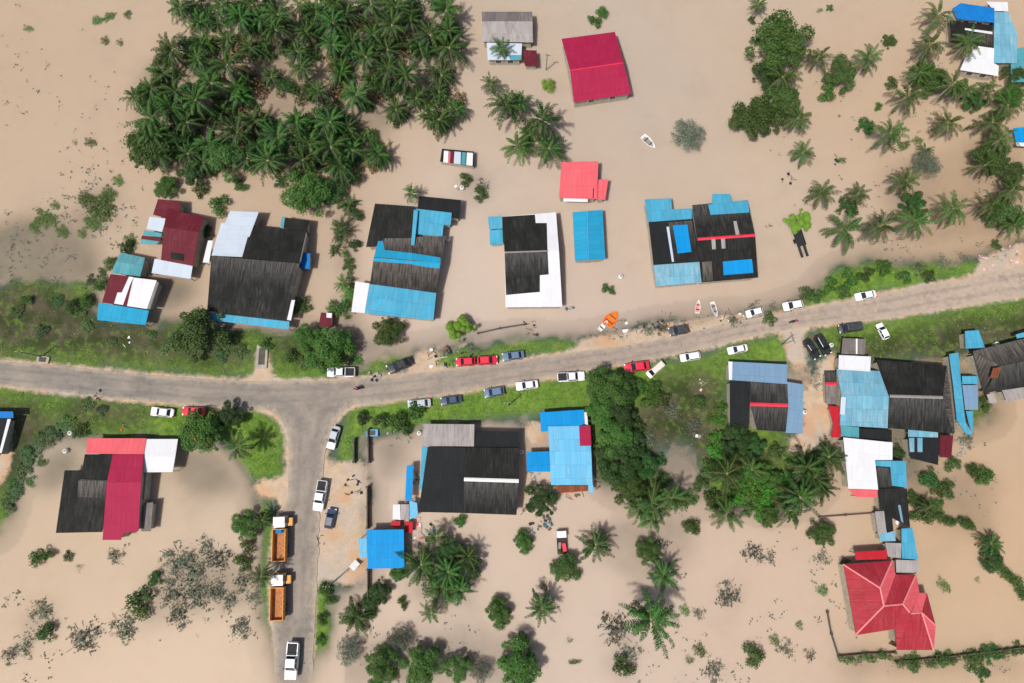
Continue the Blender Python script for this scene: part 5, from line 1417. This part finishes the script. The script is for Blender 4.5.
# the two orange dump trucks
def dump_truck(px, py, deg, label):
    z = ROAD_Z + .02; p = W(px, py, z + 1.8)
    root = empty("dump_truck", (p.x, p.y, z), R(deg), .88); tag(root, label, "truck", "orange dump trucks standing in line")
    MB().box((0, 0, .85), (8.4, .9, .3)).box((2.9, 0, .8), (2.2, 2.2, .5)).build("chassis", M['chassis'], root)
    cab = MB().box((3.35, 0, 1.85), (1.7, 2.35, 1.7), 0, 0, .93).box((2.42, 0, 1.7), (.5, 2.0, 1.3)).build("cab", PAINT['white'], root)
    MB().box((3.45, 0, 2.74), (1.2, 1.9, .1)).build("roof_hatch", M['white_trim'], cab)
    MB().add([(4.215, -1.0, 1.75), (4.215, 1.0, 1.75), (4.155, .95, 2.5), (4.155, -.95, 2.5)], [(0, 1, 2, 3)]).build("windscreen", M['glass'], cab)
    for s in (-1, 1):
        MB().add([(2.9, s * 1.185, 1.8), (3.9, s * 1.185, 1.8), (3.85, s * 1.135, 2.45), (2.95, s * 1.135, 2.45)], [(0, 1, 2, 3)]).build("side_window", M['glass'], cab)
        MB().box((4.12, s * .85, 1.0), (.12, .4, .24)).build("headlight", M['headlight'], root)
        MB().box((3.95, s * 1.36, 2.1), (.1, .26, .4)).build("mirror", M['chassis'], root)
    MB().box((4.2, 0, .7), (.25, 2.3, .35)).build("bumper", M['truck_orange'], root)
    MB().box((3.1, -1.75, 1.0), (1.5, .9, .9)).build("side_box", M['truck_orange'], root)
    x0, x1, hw, zb, zt = 1.9, -4.1, 1.25, 1.15, 2.6
    mb = MB()
    for s in (-1, 1):
        mb.box(((x0 + x1) / 2, s * (hw - .05), (zb + zt) / 2), (x0 - x1, .1, zt - zb))
        for k in range(7): mb.box((x0 - .3 - k * .9, s * (hw + .04), (zb + zt) / 2), (.12, .09, zt - zb))
    mb.box((x0 - .05, 0, (zb + zt) / 2 + .1), (.1, 2 * hw - .2, zt - zb + .2))
    bed = mb.build("dump_body", M['truck_orange'], root)
    MB().box(((x0 + x1) / 2, 0, zb + .1), (x0 - x1 - .12, 2 * hw - .22, .12)).build("bed_floor", M['truck_bed'], bed)
    MB().box((x1 + .05, 0, (zb + zt) / 2 - .1), (.1, 2 * hw - .2, zt - zb - .2)).build("tailgate", M['truck_orange'], bed)
    if "blue" in label:
        MB().box((1.45, 0, 2.35), (.8, 1.6, .5), .1, 0, .6).build("rolled_tarpaulin", M['vivid_blue'], bed)
    for x in (3.0, -1.9, -3.2):
        for s in (-1, 1):
            wh = MB().cyl((x, s * 1.0, .5), .5, .38).build("wheel", M['tyre'], root)
            MB().cyl((x, s * 1.2, .5), .26, .05).build("rim", M['rim'], wh)
dump_truck(279.5, 539, 92, "upper orange dump truck with white cab and rolled blue tarpaulin")
dump_truck(277.5, 597.5, 92, "lower orange dump truck with white cab and empty brown bed")

# a small lorry drowned to its bed, and the dark trailer
def small_lorry(px, py, deg, label):
    p = W(px, py, .8); root = empty("small_lorry", (p.x, p.y, -.25), R(deg)); tag(root, label, "truck")
    cab = MB().box((1.3, 0, .95), (1.2, 1.7, 1.4), 0, 0, .9).build("cab", PAINT['white'], root)
    MB().add([(1.908, -.75, 1.0), (1.908, .75, 1.0), (1.858, .7, 1.5), (1.858, -.7, 1.5)], [(0, 1, 2, 3)]).build("windscreen", M['glass'], cab)
    MB().box((-.7, 0, .55), (2.7, 1.6, .12)).box((-.7, .8, .75), (2.7, .06, .4)).box((-.7, -.8, .75), (2.7, .06, .4)).build("cargo_bed", M['chassis'], root)
    MB().box((-.9, -.35, .85), (1.7, .75, .5), .1, 0, .8).build("load", M['red_trim'], root)
    MB().box((-.6, .42, .8), (1.3, .5, .4), -.1, 0, .8).build("load", M['grey_trim'], root)
    for x in (1.2, -1.2):
        for s in (-1, 1): MB().cyl((x, s * .7, .3), .3, .2).build("wheel", M['tyre'], root)
small_lorry(562, 542, 93, "small lorry with white cab and red load standing in flood water")
def trailer(px, py, deg):
    p = W(px, py, .5); root = empty("trailer", (p.x, p.y, -.2), R(deg)); tag(root, "dark flat trailer with two bars standing in water under a lime tree", "trailer")
    MB().box((1.0, 0, .75), (3.2, 1.5, .12)).build("deck", M['bedliner'], root)
    for s in (-1, 1):
        MB().box((1.0, s * .75, .95), (3.2, .07, .35)).build("side_board", M['chassis'], root)
        MB().box((-1.6, s * .5, .7), (2.2, .38, .25)).build("bar", M['chassis'], root)
        MB().cyl((.6, s * .85, .4), .4, .2).build("wheel", M['tyre'], root)
trailer(800.5, 243, 104)

# boats
def boat(px, py, deg, L, wd, mat, inner, label, name="boat"):
    p = W(px, py, .3); root = empty(name, (p.x, p.y, 0), R(deg)); tag(root, label, "boat", "small boats on the flood")
    def ring(k, z, x0): 
        out = []
        for i in range(15):
            u = i / 14; x = L * (u - .5) * k + x0; ww = wd / 2 * k * min(1, (1 - u ** 3.5)) * (0.8 + .2 * min(1, u * 3))
            out.append((x, ww, z))
        return out + [(x, -y, z) for x, y, z in out[-2::-1]]
    A, B, C, D = ring(.8, -.12, 0), ring(1, .38, 0), ring(.86, .38, -.02), ring(.74, .08, 0)
    n = len(A); mb = MB()
    vs = A + B + C + D; fs = []
    for k in range(3):
        for i in range(n): fs.append((k * n + i, k * n + (i + 1) % n, (k + 1) * n + (i + 1) % n, (k + 1) * n + i))
    mb.add(vs, fs); h_ = mb.build("hull", mat, root)
    MB().add(D, [tuple(range(n))]).build("floor", inner, root)
    for u in (-.22, .12): MB().box((L * u, 0, .27), (.22, wd * .74, .05)).build("bench", M['timber'], root)
    return root
boat(649, 142, -47, 3.4, 1.5, M['white_trim'], M['grey_trim'], "small white boat adrift right of the crimson roof")
boat(698, 306.5, 80, 2.6, 1.0, M['white_trim'], M['pink_trim'], "left of two white boats moored at the road bank, with pink inside")
boat(714.5, 309.5, -75, 2.9, 1.0, M['white_trim'], M['grey_trim'], "right of two white boats moored at the road bank, grey inside")
b_ = boat(611.5, 318.5, 50, 3.2, 2.3, M['orange'], M['orange'], "orange inflatable boat beside a white board at the road bank")
boat(603.5, 325.5, 48, 2.4, 1.0, M['white_trim'], M['white_trim'], "short white board-like boat touching the orange inflatable boat")
for s in (-1,):
    MB().tube([(-1.3, s * .3, .3), (.1, s * 1.1, .42), (1.5, s * 1.7, .3)], .04, 6).build("oar", M['timber'], b_)
# motorcycles and a rider
def motorcycle(px, py, deg, label, rider=None):
    z = ROAD_Z + .03; p = W(px, py, z + .5); root = empty("motorcycle", (p.x, p.y, z), R(deg)); tag(root, label, "motorcycle")
    for x in (.6, -.6):
        w_ = MB().cyl((x, 0, .3), .3, .11).build("wheel", M['tyre'], root); MB().cyl((x, 0, .3), .17, .13).build("rim", M['rim'], w_)
    MB().box((0, 0, .5), (.75, .28, .4), 0, 0, .8).box((-.55, 0, .62), (.6, .2, .12)).build("frame", M['chassis'], root)
    MB().box((-.25, 0, .82), (.75, .28, .1)).build("seat", M['cloth_dark'], root)
    MB().box((.3, 0, .8), (.4, .3, .2), 0, 0, .7).build("fuel_tank", PAINT['red'], root)
    MB().tube([(.6, 0, .3), (.42, 0, 1.0)], .04, 6).tube([(.3, -.36, 1.02), (.42, 0, 1.0), (.3, .36, 1.02)], .025, 6).build("handlebar", M['chassis'], root)
    if rider:
        base = Vector((p.x, p.y, z))
        ro = empty("person", base + Vector((0, 0, .0)), R(deg)); tag(ro, rider, "person")
        J = [(-.2,0,.93),(-.17,0,1.15),(-.10,0,1.38),(-.08,0,1.50),(-.05,0,1.6),(-.03,0,1.72),
             (-.1,.2,1.4),(.08,.3,1.18),(.3,.33,1.04),(-.1,-.2,1.4),(.08,-.3,1.18),(.3,-.33,1.04),
             (-.15,.12,.9),(.22,.22,.85),(.05,.2,.42),(.2,.2,.34),(-.15,-.12,.9),(.22,-.22,.85),(.05,-.2,.42),(.2,-.2,.34)]
        E_ = [(0,1),(1,2),(2,3),(3,4),(4,5),(2,6),(6,7),(7,8),(2,9),(9,10),(10,11),(0,12),(12,13),(13,14),(14,15),(0,16),(16,17),(17,18),(18,19)]
        rad = [.16,.16,.17,.07,.1,.1,.075,.055,.04,.075,.055,.04,.1,.085,.06,.05,.1,.085,.06,.05]
        me = bpy.data.meshes.new("body"); me.from_pydata(J, E_, []); me.materials.append(M['cloth_dark'])
        o = link(bpy.data.objects.new("body", me), ro)
        sk = o.modifiers.new("skin", 'SKIN'); ss = o.modifiers.new("sub", 'SUBSURF'); ss.levels = ss.render_levels = 1
        for i, v in enumerate(me.skin_vertices[0].data):
            v.radius = (rad[i], rad[i]); v.use_root = (i == 0)
        mb = MB(); mb.tube([(-.06,0,1.58),(-.05,0,1.68),(-.04,0,1.78),(-.04,0,1.82)], [.12,.135,.10,.03], 10); mb.build("helmet", PAINT['red'], ro, True)
motorcycle(358, 388.5, 185, "motorcycle ridden along the main road past the junction", "person in dark clothes and red helmet riding the motorcycle on the main road")
motorcycle(794, 321.5, 12, "unridden motorcycle standing on the main road below the white hatchback")
motorcycle(447, 350, 120, "motorcycle among rubbish at the verge left of the two red cars")

# walls, poles, rubbish
def wall_run(pts, h, th, mat, label, cat="wall", name="garden_wall", z0=-1.0):
    P = [W(x, y, h) for x, y in pts]; o = P[0].copy(); o.z = 0
    mb = MB()
    for a, b in zip(P[:-1], P[1:]):
        d = b - a; c = (a + b) / 2 - o; c.z = (h + z0) / 2
        mb.box(c, (d.length - .02, th, h - z0), math.atan2(d.y, d.x))
    root = empty(name, o); tag(root, label, cat, kind="thing"); mb.build("panel", M[mat], root)
    for q in P:
        c = q - o; MB().box((c.x, c.y, (h + .12 + z0) / 2), (th + .16, th + .16, h + .12 - z0)).build("pillar", M[mat], root)
wall_run([(367.5,430),(368,446),(368.5,462)], 1.3, .18, 'mossy_wall', "short pale wall left of the flooded yard above the drive gap")
wall_run([(367,487),(367,507),(367,528)], 1.3, .18, 'mossy_wall', "straight wall between orange dirt yard and flooded yard, above the azure roof")
wall_run([(367.5,570),(367.5,600)], 1.2, .18, 'mossy_wall', "short wall running down from the azure roof")
wall_run([(353.5,440),(353.5,462)], 1.1, .25, 'mossy_wall', "short dark wall at the right end of the corner lawn")
wall_run([(828,612),(832,634),(839,656)], .45, .16, 'mossy_wall', "low drowned wall left of the red hipped roof", z0=-.8)
wall_run([(840,656.5),(868,654),(896,653)], .6, .16, 'mossy_wall', "low wall below the red hipped roof, left stretch")
wall_run([(897,662),(930,659),(965,655),(1000,651),(1036,646)], .6, .16, 'mossy_wall', "long low wall below the red hipped roof reaching the right edge")
wall_run([(820,517),(846,515),(874,513)], .4, .16, 'mossy_wall', "low wall in the water left of the L shaped blue roof")
wall_run([(478,333),(500,328),(525,324)], .5, .14, 'mossy_wall', "low rubble-topped wall right of the yellow-green tree")
def pole(px, py, label, h=7.0, lamp=False):
    p = W(px, py, 0); root = empty("utility_pole", (p.x, p.y, max(-.8, terrain_h(p.x, p.y)))); tag(root, label, "pole", "poles along the roads and yards")
    MB().tube([(0, 0, 0), (0, 0, h)], [.13, .09], 8).build("post", M['concrete'], root)
    MB().box((0, 0, h - .5), (1.3, .09, .1), rng.uniform(0, 3)).build("crossarm", M['timber'], root)
    for s in (-.5, .5): MB().cyl((s, 0, h - .35), .05, .2, 'Z', 8).build("insulator", M['white_trim'], root)
for x, y, l in ((508,406,"pole in the grass below the row of parked cars"),(336,580,"pole at the edge of the dirt yard left of the azure roof"),(747,310,"pole among the bank shrubs beside the small white car"),(780,346,"pole beside the dirt drive above the grey blue wing"),(546,70,"pole standing in water left of the crimson roof"),(43,357,"pole on the verge at the far left end of the road"),(523,510,"pole right of the black roof with white ridge cap"),(300,470,"pole on the side road edge below the junction")):
    if x == 300: continue
    pole(x, y, l, 6.2)
# concrete drain slab by the left road and the drive culvert
def slab_thing(px, py, w_, l_, hgt_, deg, mat, name, label, cat):
    p = W(px, py, 0); root = empty(name, (p.x, p.y, max(0, terrain_h(p.x, p.y))), R(deg)); tag(root, label, cat)
    MB().box((0, 0, hgt_ / 2), (w_, l_, hgt_)).build("base", M[mat], root)
    MB().box((0, 0, hgt_ + .03), (w_ * .55, l_ * .7, .05)).build("cover", M['mossy_wall'], root)
slab_thing(45, 360, 2.2, 1.2, .35, -8, 'concrete', "drain_slab", "pale concrete drain slab at the left end of the main road", "slab")
slab_thing(263, 357, 2.0, 4.2, .3, 0, 'concrete', "culvert", "long concrete culvert on the verge above the junction", "culvert")
slab_thing(364, 419, 1.8, 1.1, .3, 0, 'mossy_wall', "drain_cover", "dark square cover on the corner lawn", "cover")
slab_thing(373, 433, 2.0, 1.2, .5, 0, 'blue_trim', "water_tank", "small blue box tank at the top of the flooded yard", "tank")
slab_thing(398, 206, .8, .8, .9, 0, 'white_trim', "tank", "x", "tank") if False else None
def rubbish(px, py, rad, n, cols, label, group="heaps of rubbish left by the flood", sx=1.0):
    p = W(px, py, 0); z = max(-.05, terrain_h(p.x, p.y)); root = empty("rubbish_heap", (p.x, p.y, z)); tag(root, label, "rubbish", group)
    nm = {'white_trim': 'plastic', 'timber': 'plank', 'bedliner': 'sack', 'grey_trim': 'rubble', 'rust': 'scrap', 'tarp_teal': 'tarpaulin', 'red_trim': 'crate', 'cloth_pink': 'cloth', 'orange': 'crate', 'blue_trim': 'drum', 'concrete': 'stone'}
    for i in range(n):
        c = cols[i % len(cols)]; mb = MB()
        d = rad * math.sqrt(rng.random()); a = rng.uniform(0, 6.28); s = rng.uniform(.18, .6)
        if c != 'timber' and rng.random() < .8: mb.box((d * math.cos(a) * sx, d * math.sin(a), s * .25), (s, s * rng.uniform(.5, 1.4), s * rng.uniform(.2, .6)), rng.uniform(0, 3), 0, rng.uniform(.6, 1), rng.uniform(-.3, .3))
        else:
            q = Vector((d * math.cos(a) * sx, d * math.sin(a), s * .2)); e = Vector((math.cos(a * 3), math.sin(a * 3), .1)) * s * 1.4
            mb.tube([q - e, q + e * .3 + Vector((0, 0, .1)), q + e], [.04, .05, .03], 5)
        mb.build(nm.get(c, 'scrap'), M[c] if c != 'rust' else M['wall_wood'], root)
for a in (
 (622,329,1.6,12,['grey_trim','white_trim','timber'],"grey and white rubbish on the road bank left of charcoal car"),
 (641,329,1.4,14,['timber','bedliner','grey_trim'],"dark branches and rubbish left of the charcoal car"),
 (657,328,1.6,16,['bedliner','timber','grey_trim'],"dark rubbish touching the charcoal car's left end"),
 (730,320,1.8,14,['white_trim','bedliner','timber'],"black and white bags on the bank below the white boats"),
 (744,317,1.4,10,['white_trim','concrete'],"pale stones left of the small white bank car"),
 (436,358,1.8,14,['bedliner','timber','white_trim'],"rubbish on the bank between black sedan and red cars"),
 (450,364,1.0,8,['bedliner','tarp_teal'],"dark bins beside the left red car"),
 (472,354,1.8,12,['bedliner','timber'],"dark rubbish behind the two red cars"),
 (375,374,1.3,8,['grey_trim','bedliner'],"grey rubbish right of the white car by the green tree"),
 (542,525,2.0,26,['tarp_teal','bedliner','rust'],"heap of teal and rust scrap below the light blue roof"),
 (408,526,2.4,26,['red_trim','white_trim','cloth_pink','grey_trim'],"heap of red crates and pale sheets right of the azure roof's top"),
 (426,532,1.6,14,['blue_trim','bedliner','red_trim'],"heap of blue drums and red crates under the pale palm"),
 (416,478,1.3,14,['timber','rust','grey_trim'],"brown rubbish between the two blue awnings"),
 (398,435,2.4,18,['concrete','timber','bedliner'],"broken stones and branches at the top of the flooded yard"),
 (575,490,1.8,20,['rust','timber','orange'],"rusty scrap at the foot of the light blue roof"),
 (600,478,1.8,16,['rust','timber'],"brown scrap right of the light blue roof's foot"),
 (535,473,1.4,12,['rust','timber','blue_trim'],"brown planks below the left wing of the light blue roof"),
 (967,340,1.6,14,['rust','red_trim','timber'],"reddish scrap left of the square teal roof"),
 (981,362,2.2,18,['rust','red_trim','bedliner','timber'],"scrap below the square teal roof"),
 (893,516,1.6,12,['bedliner','grey_trim','white_trim'],"dark scrap on the L shaped blue roof's lower end"),
 (820,385,1.2,12,['white_trim','grey_trim','timber'],"white rubbish left of the dark narrow shed"),
 (957,448,1.6,14,['grey_trim','concrete'],"grey rubble right of the maroon shed end"),
 (570,193,1.0,8,['red_trim','grey_trim','bedliner'],"small red and dark rubbish left of the plain blue roof's top") ,
 (570,309,.8,6,['tarp_teal'],"small green tarpaulin in water right of the white and black roof"),
 (461,186,1.0,8,['white_trim','timber','grey_trim'],"white scrap at the upper right of the stepped dark roof"),
 (530,328,1.8,12,['timber','bedliner'],"branches piled along the low rubble-topped wall"),
 (125,340,1.2,8,['timber','white_trim'],"pale rubbish below the blue awning at left"),
 (125,427,.7,5,['orange','timber'],"orange rubbish on the lawn above the crimson and black roof"),
 (100,395,1.0,8,['timber','bedliner'],"dark rubbish on the left roadside below the road"),
 (320,540,1.0,5,['timber'],"brown branches on the dirt yard") ,
 (354,486,1.8,14,['timber','bedliner'],"dark fallen branches across the dirt yard's top"),
 (700,385,1.0,6,['concrete','cloth_pink'],"pale stones on the lawn below the white cars"),
 (695,437,1.0,6,['white_trim','grey_trim'],"white rubbish by the drowned hollow of the lawn"),
 (752,458,1.2,6,['timber'],"fallen pale log below the black roof with grey-blue wings"),
 (803,450,1.4,10,['rust','timber'],"brown scrap at the lower end of the dirt drive"),
 (985,262,1.8,12,['concrete','cloth_pink'],"pinkish broken concrete at the right end of the bank"),
 (1008,258,2.2,14,['concrete','cloth_pink'],"pinkish broken concrete touching the right edge of photo"),
 (180,615,1.3,4,['timber'],"thin floating log below the drowned shrubs") ,
 (788,180,1.2,8,['bedliner','timber'],"dark floating branches left of the coconut palms"),
 (837,160,1.2,7,['bedliner','timber'],"dark floating branches above the coconut palms"),
 (893,150,1.2,8,['timber','bedliner'],"dark floating branches beside the grey-green tree"),
):
    rubbish(*a)
def barrel(px, py, label):
    p = W(px, py, .8); z = max(-.3, terrain_h(p.x, p.y)); root = empty("water_barrel", (p.x, p.y, z)); tag(root, label, "barrel", "white barrels standing about the yards")
    MB().tube([(0, 0, 0), (0, 0, .35), (0, 0, .9), (0, 0, 1.05)], [.38, .42, .42, .3], 12).build("drum", M['white_trim'], root)
    MB().cyl((0, 0, 1.08), .2, .08, 'Z', 10).build("lid", M['grey_trim'], root)
for x, y, l in ((448,238,"white barrel touching the right side of the stepped dark roof"),(419,433,"white barrel at the top left corner of the grey porch roof"),(521.5,452,"white barrel right of the black roof with white ridge"),(70,433,"white barrel on the grass above the crimson and black roof's left end"),(64,451,"white barrel in drowned grass left of the crimson and black roof"),(277,181,"white barrel in water above the large black roof"),(621,276,"white barrel adrift right of the plain bright blue roof"),(996,344,"white barrel right of the square teal roof"),(831,345,"white barrel between the black cars and the white porch"),(805,412,"white barrel at the right wall of the house with grey blue wings"),(533,508,"white barrel at the tree below the light blue roof"),(462,187,"white barrel above the top right corner of the stepped dark roof")):
    barrel(x, y, l)
p_ = W(355, 565, .8); sb = empty("signboard", (p_.x, p_.y, max(0, terrain_h(p_.x, p_.y))), R(48)); tag(sb, "white slanting board on two legs left of the azure roof", "board")
MB().box((0, 0, .9), (1.5, 1.1, .07), 0, 0, 1, .25).build("panel", M['white_trim'], sb)
for s_ in (-1, 1): MB().tube([(s_ * .5, -.2, 0), (s_ * .5, 0, .85)], .05, 6).build("leg", M['timber'], sb)
# small floating leaves and twigs: far too many to count
fl = MB(); r5 = random.Random(5)
for x0, x1, y0, y1, n in ((0,135,5,255,150),(60,150,160,260,160),(0,110,195,290,120),(640,860,560,683,170),(760,1000,60,230,130),(880,1000,430,520,60),(95,260,540,640,170),(330,480,585,683,130),(590,780,310,340,120),(880,1000,240,265,80),(640,800,480,560,70),(0,70,590,683,60),(10,120,440,540,60)):
    for _ in range(n):
        x, y = r5.uniform(x0, x1), r5.uniform(y0, y1)
        p = W(x, y, 0)
        if vnoise(np.array(p.x / 6), np.array(p.y / 6), 91) < .45: continue
        z = max(0, terrain_h(p.x, p.y)) + .03
        for _k in range(r5.randint(1, 4)):
            a = r5.uniform(0, 6.28); s = r5.uniform(.08, .26); q = p + Vector((r5.uniform(-.5, .5), r5.uniform(-.5, .5), 0))
            e, f = Vector((math.cos(a), math.sin(a), 0)) * s, Vector((-math.sin(a), math.cos(a), 0)) * s * .5
            fl.add([(q - e) + Vector((0, 0, z)), q - f + Vector((0, 0, z + .08)), q + e + Vector((0, 0, z)), q + f + Vector((0, 0, z + .08))], [(0, 1, 2, 3)])
tag(fl.build("floating_leaves", M['leaf_grey']), "scattered dark leaves and twigs floating on the muddy flood", "debris", kind="stuff")
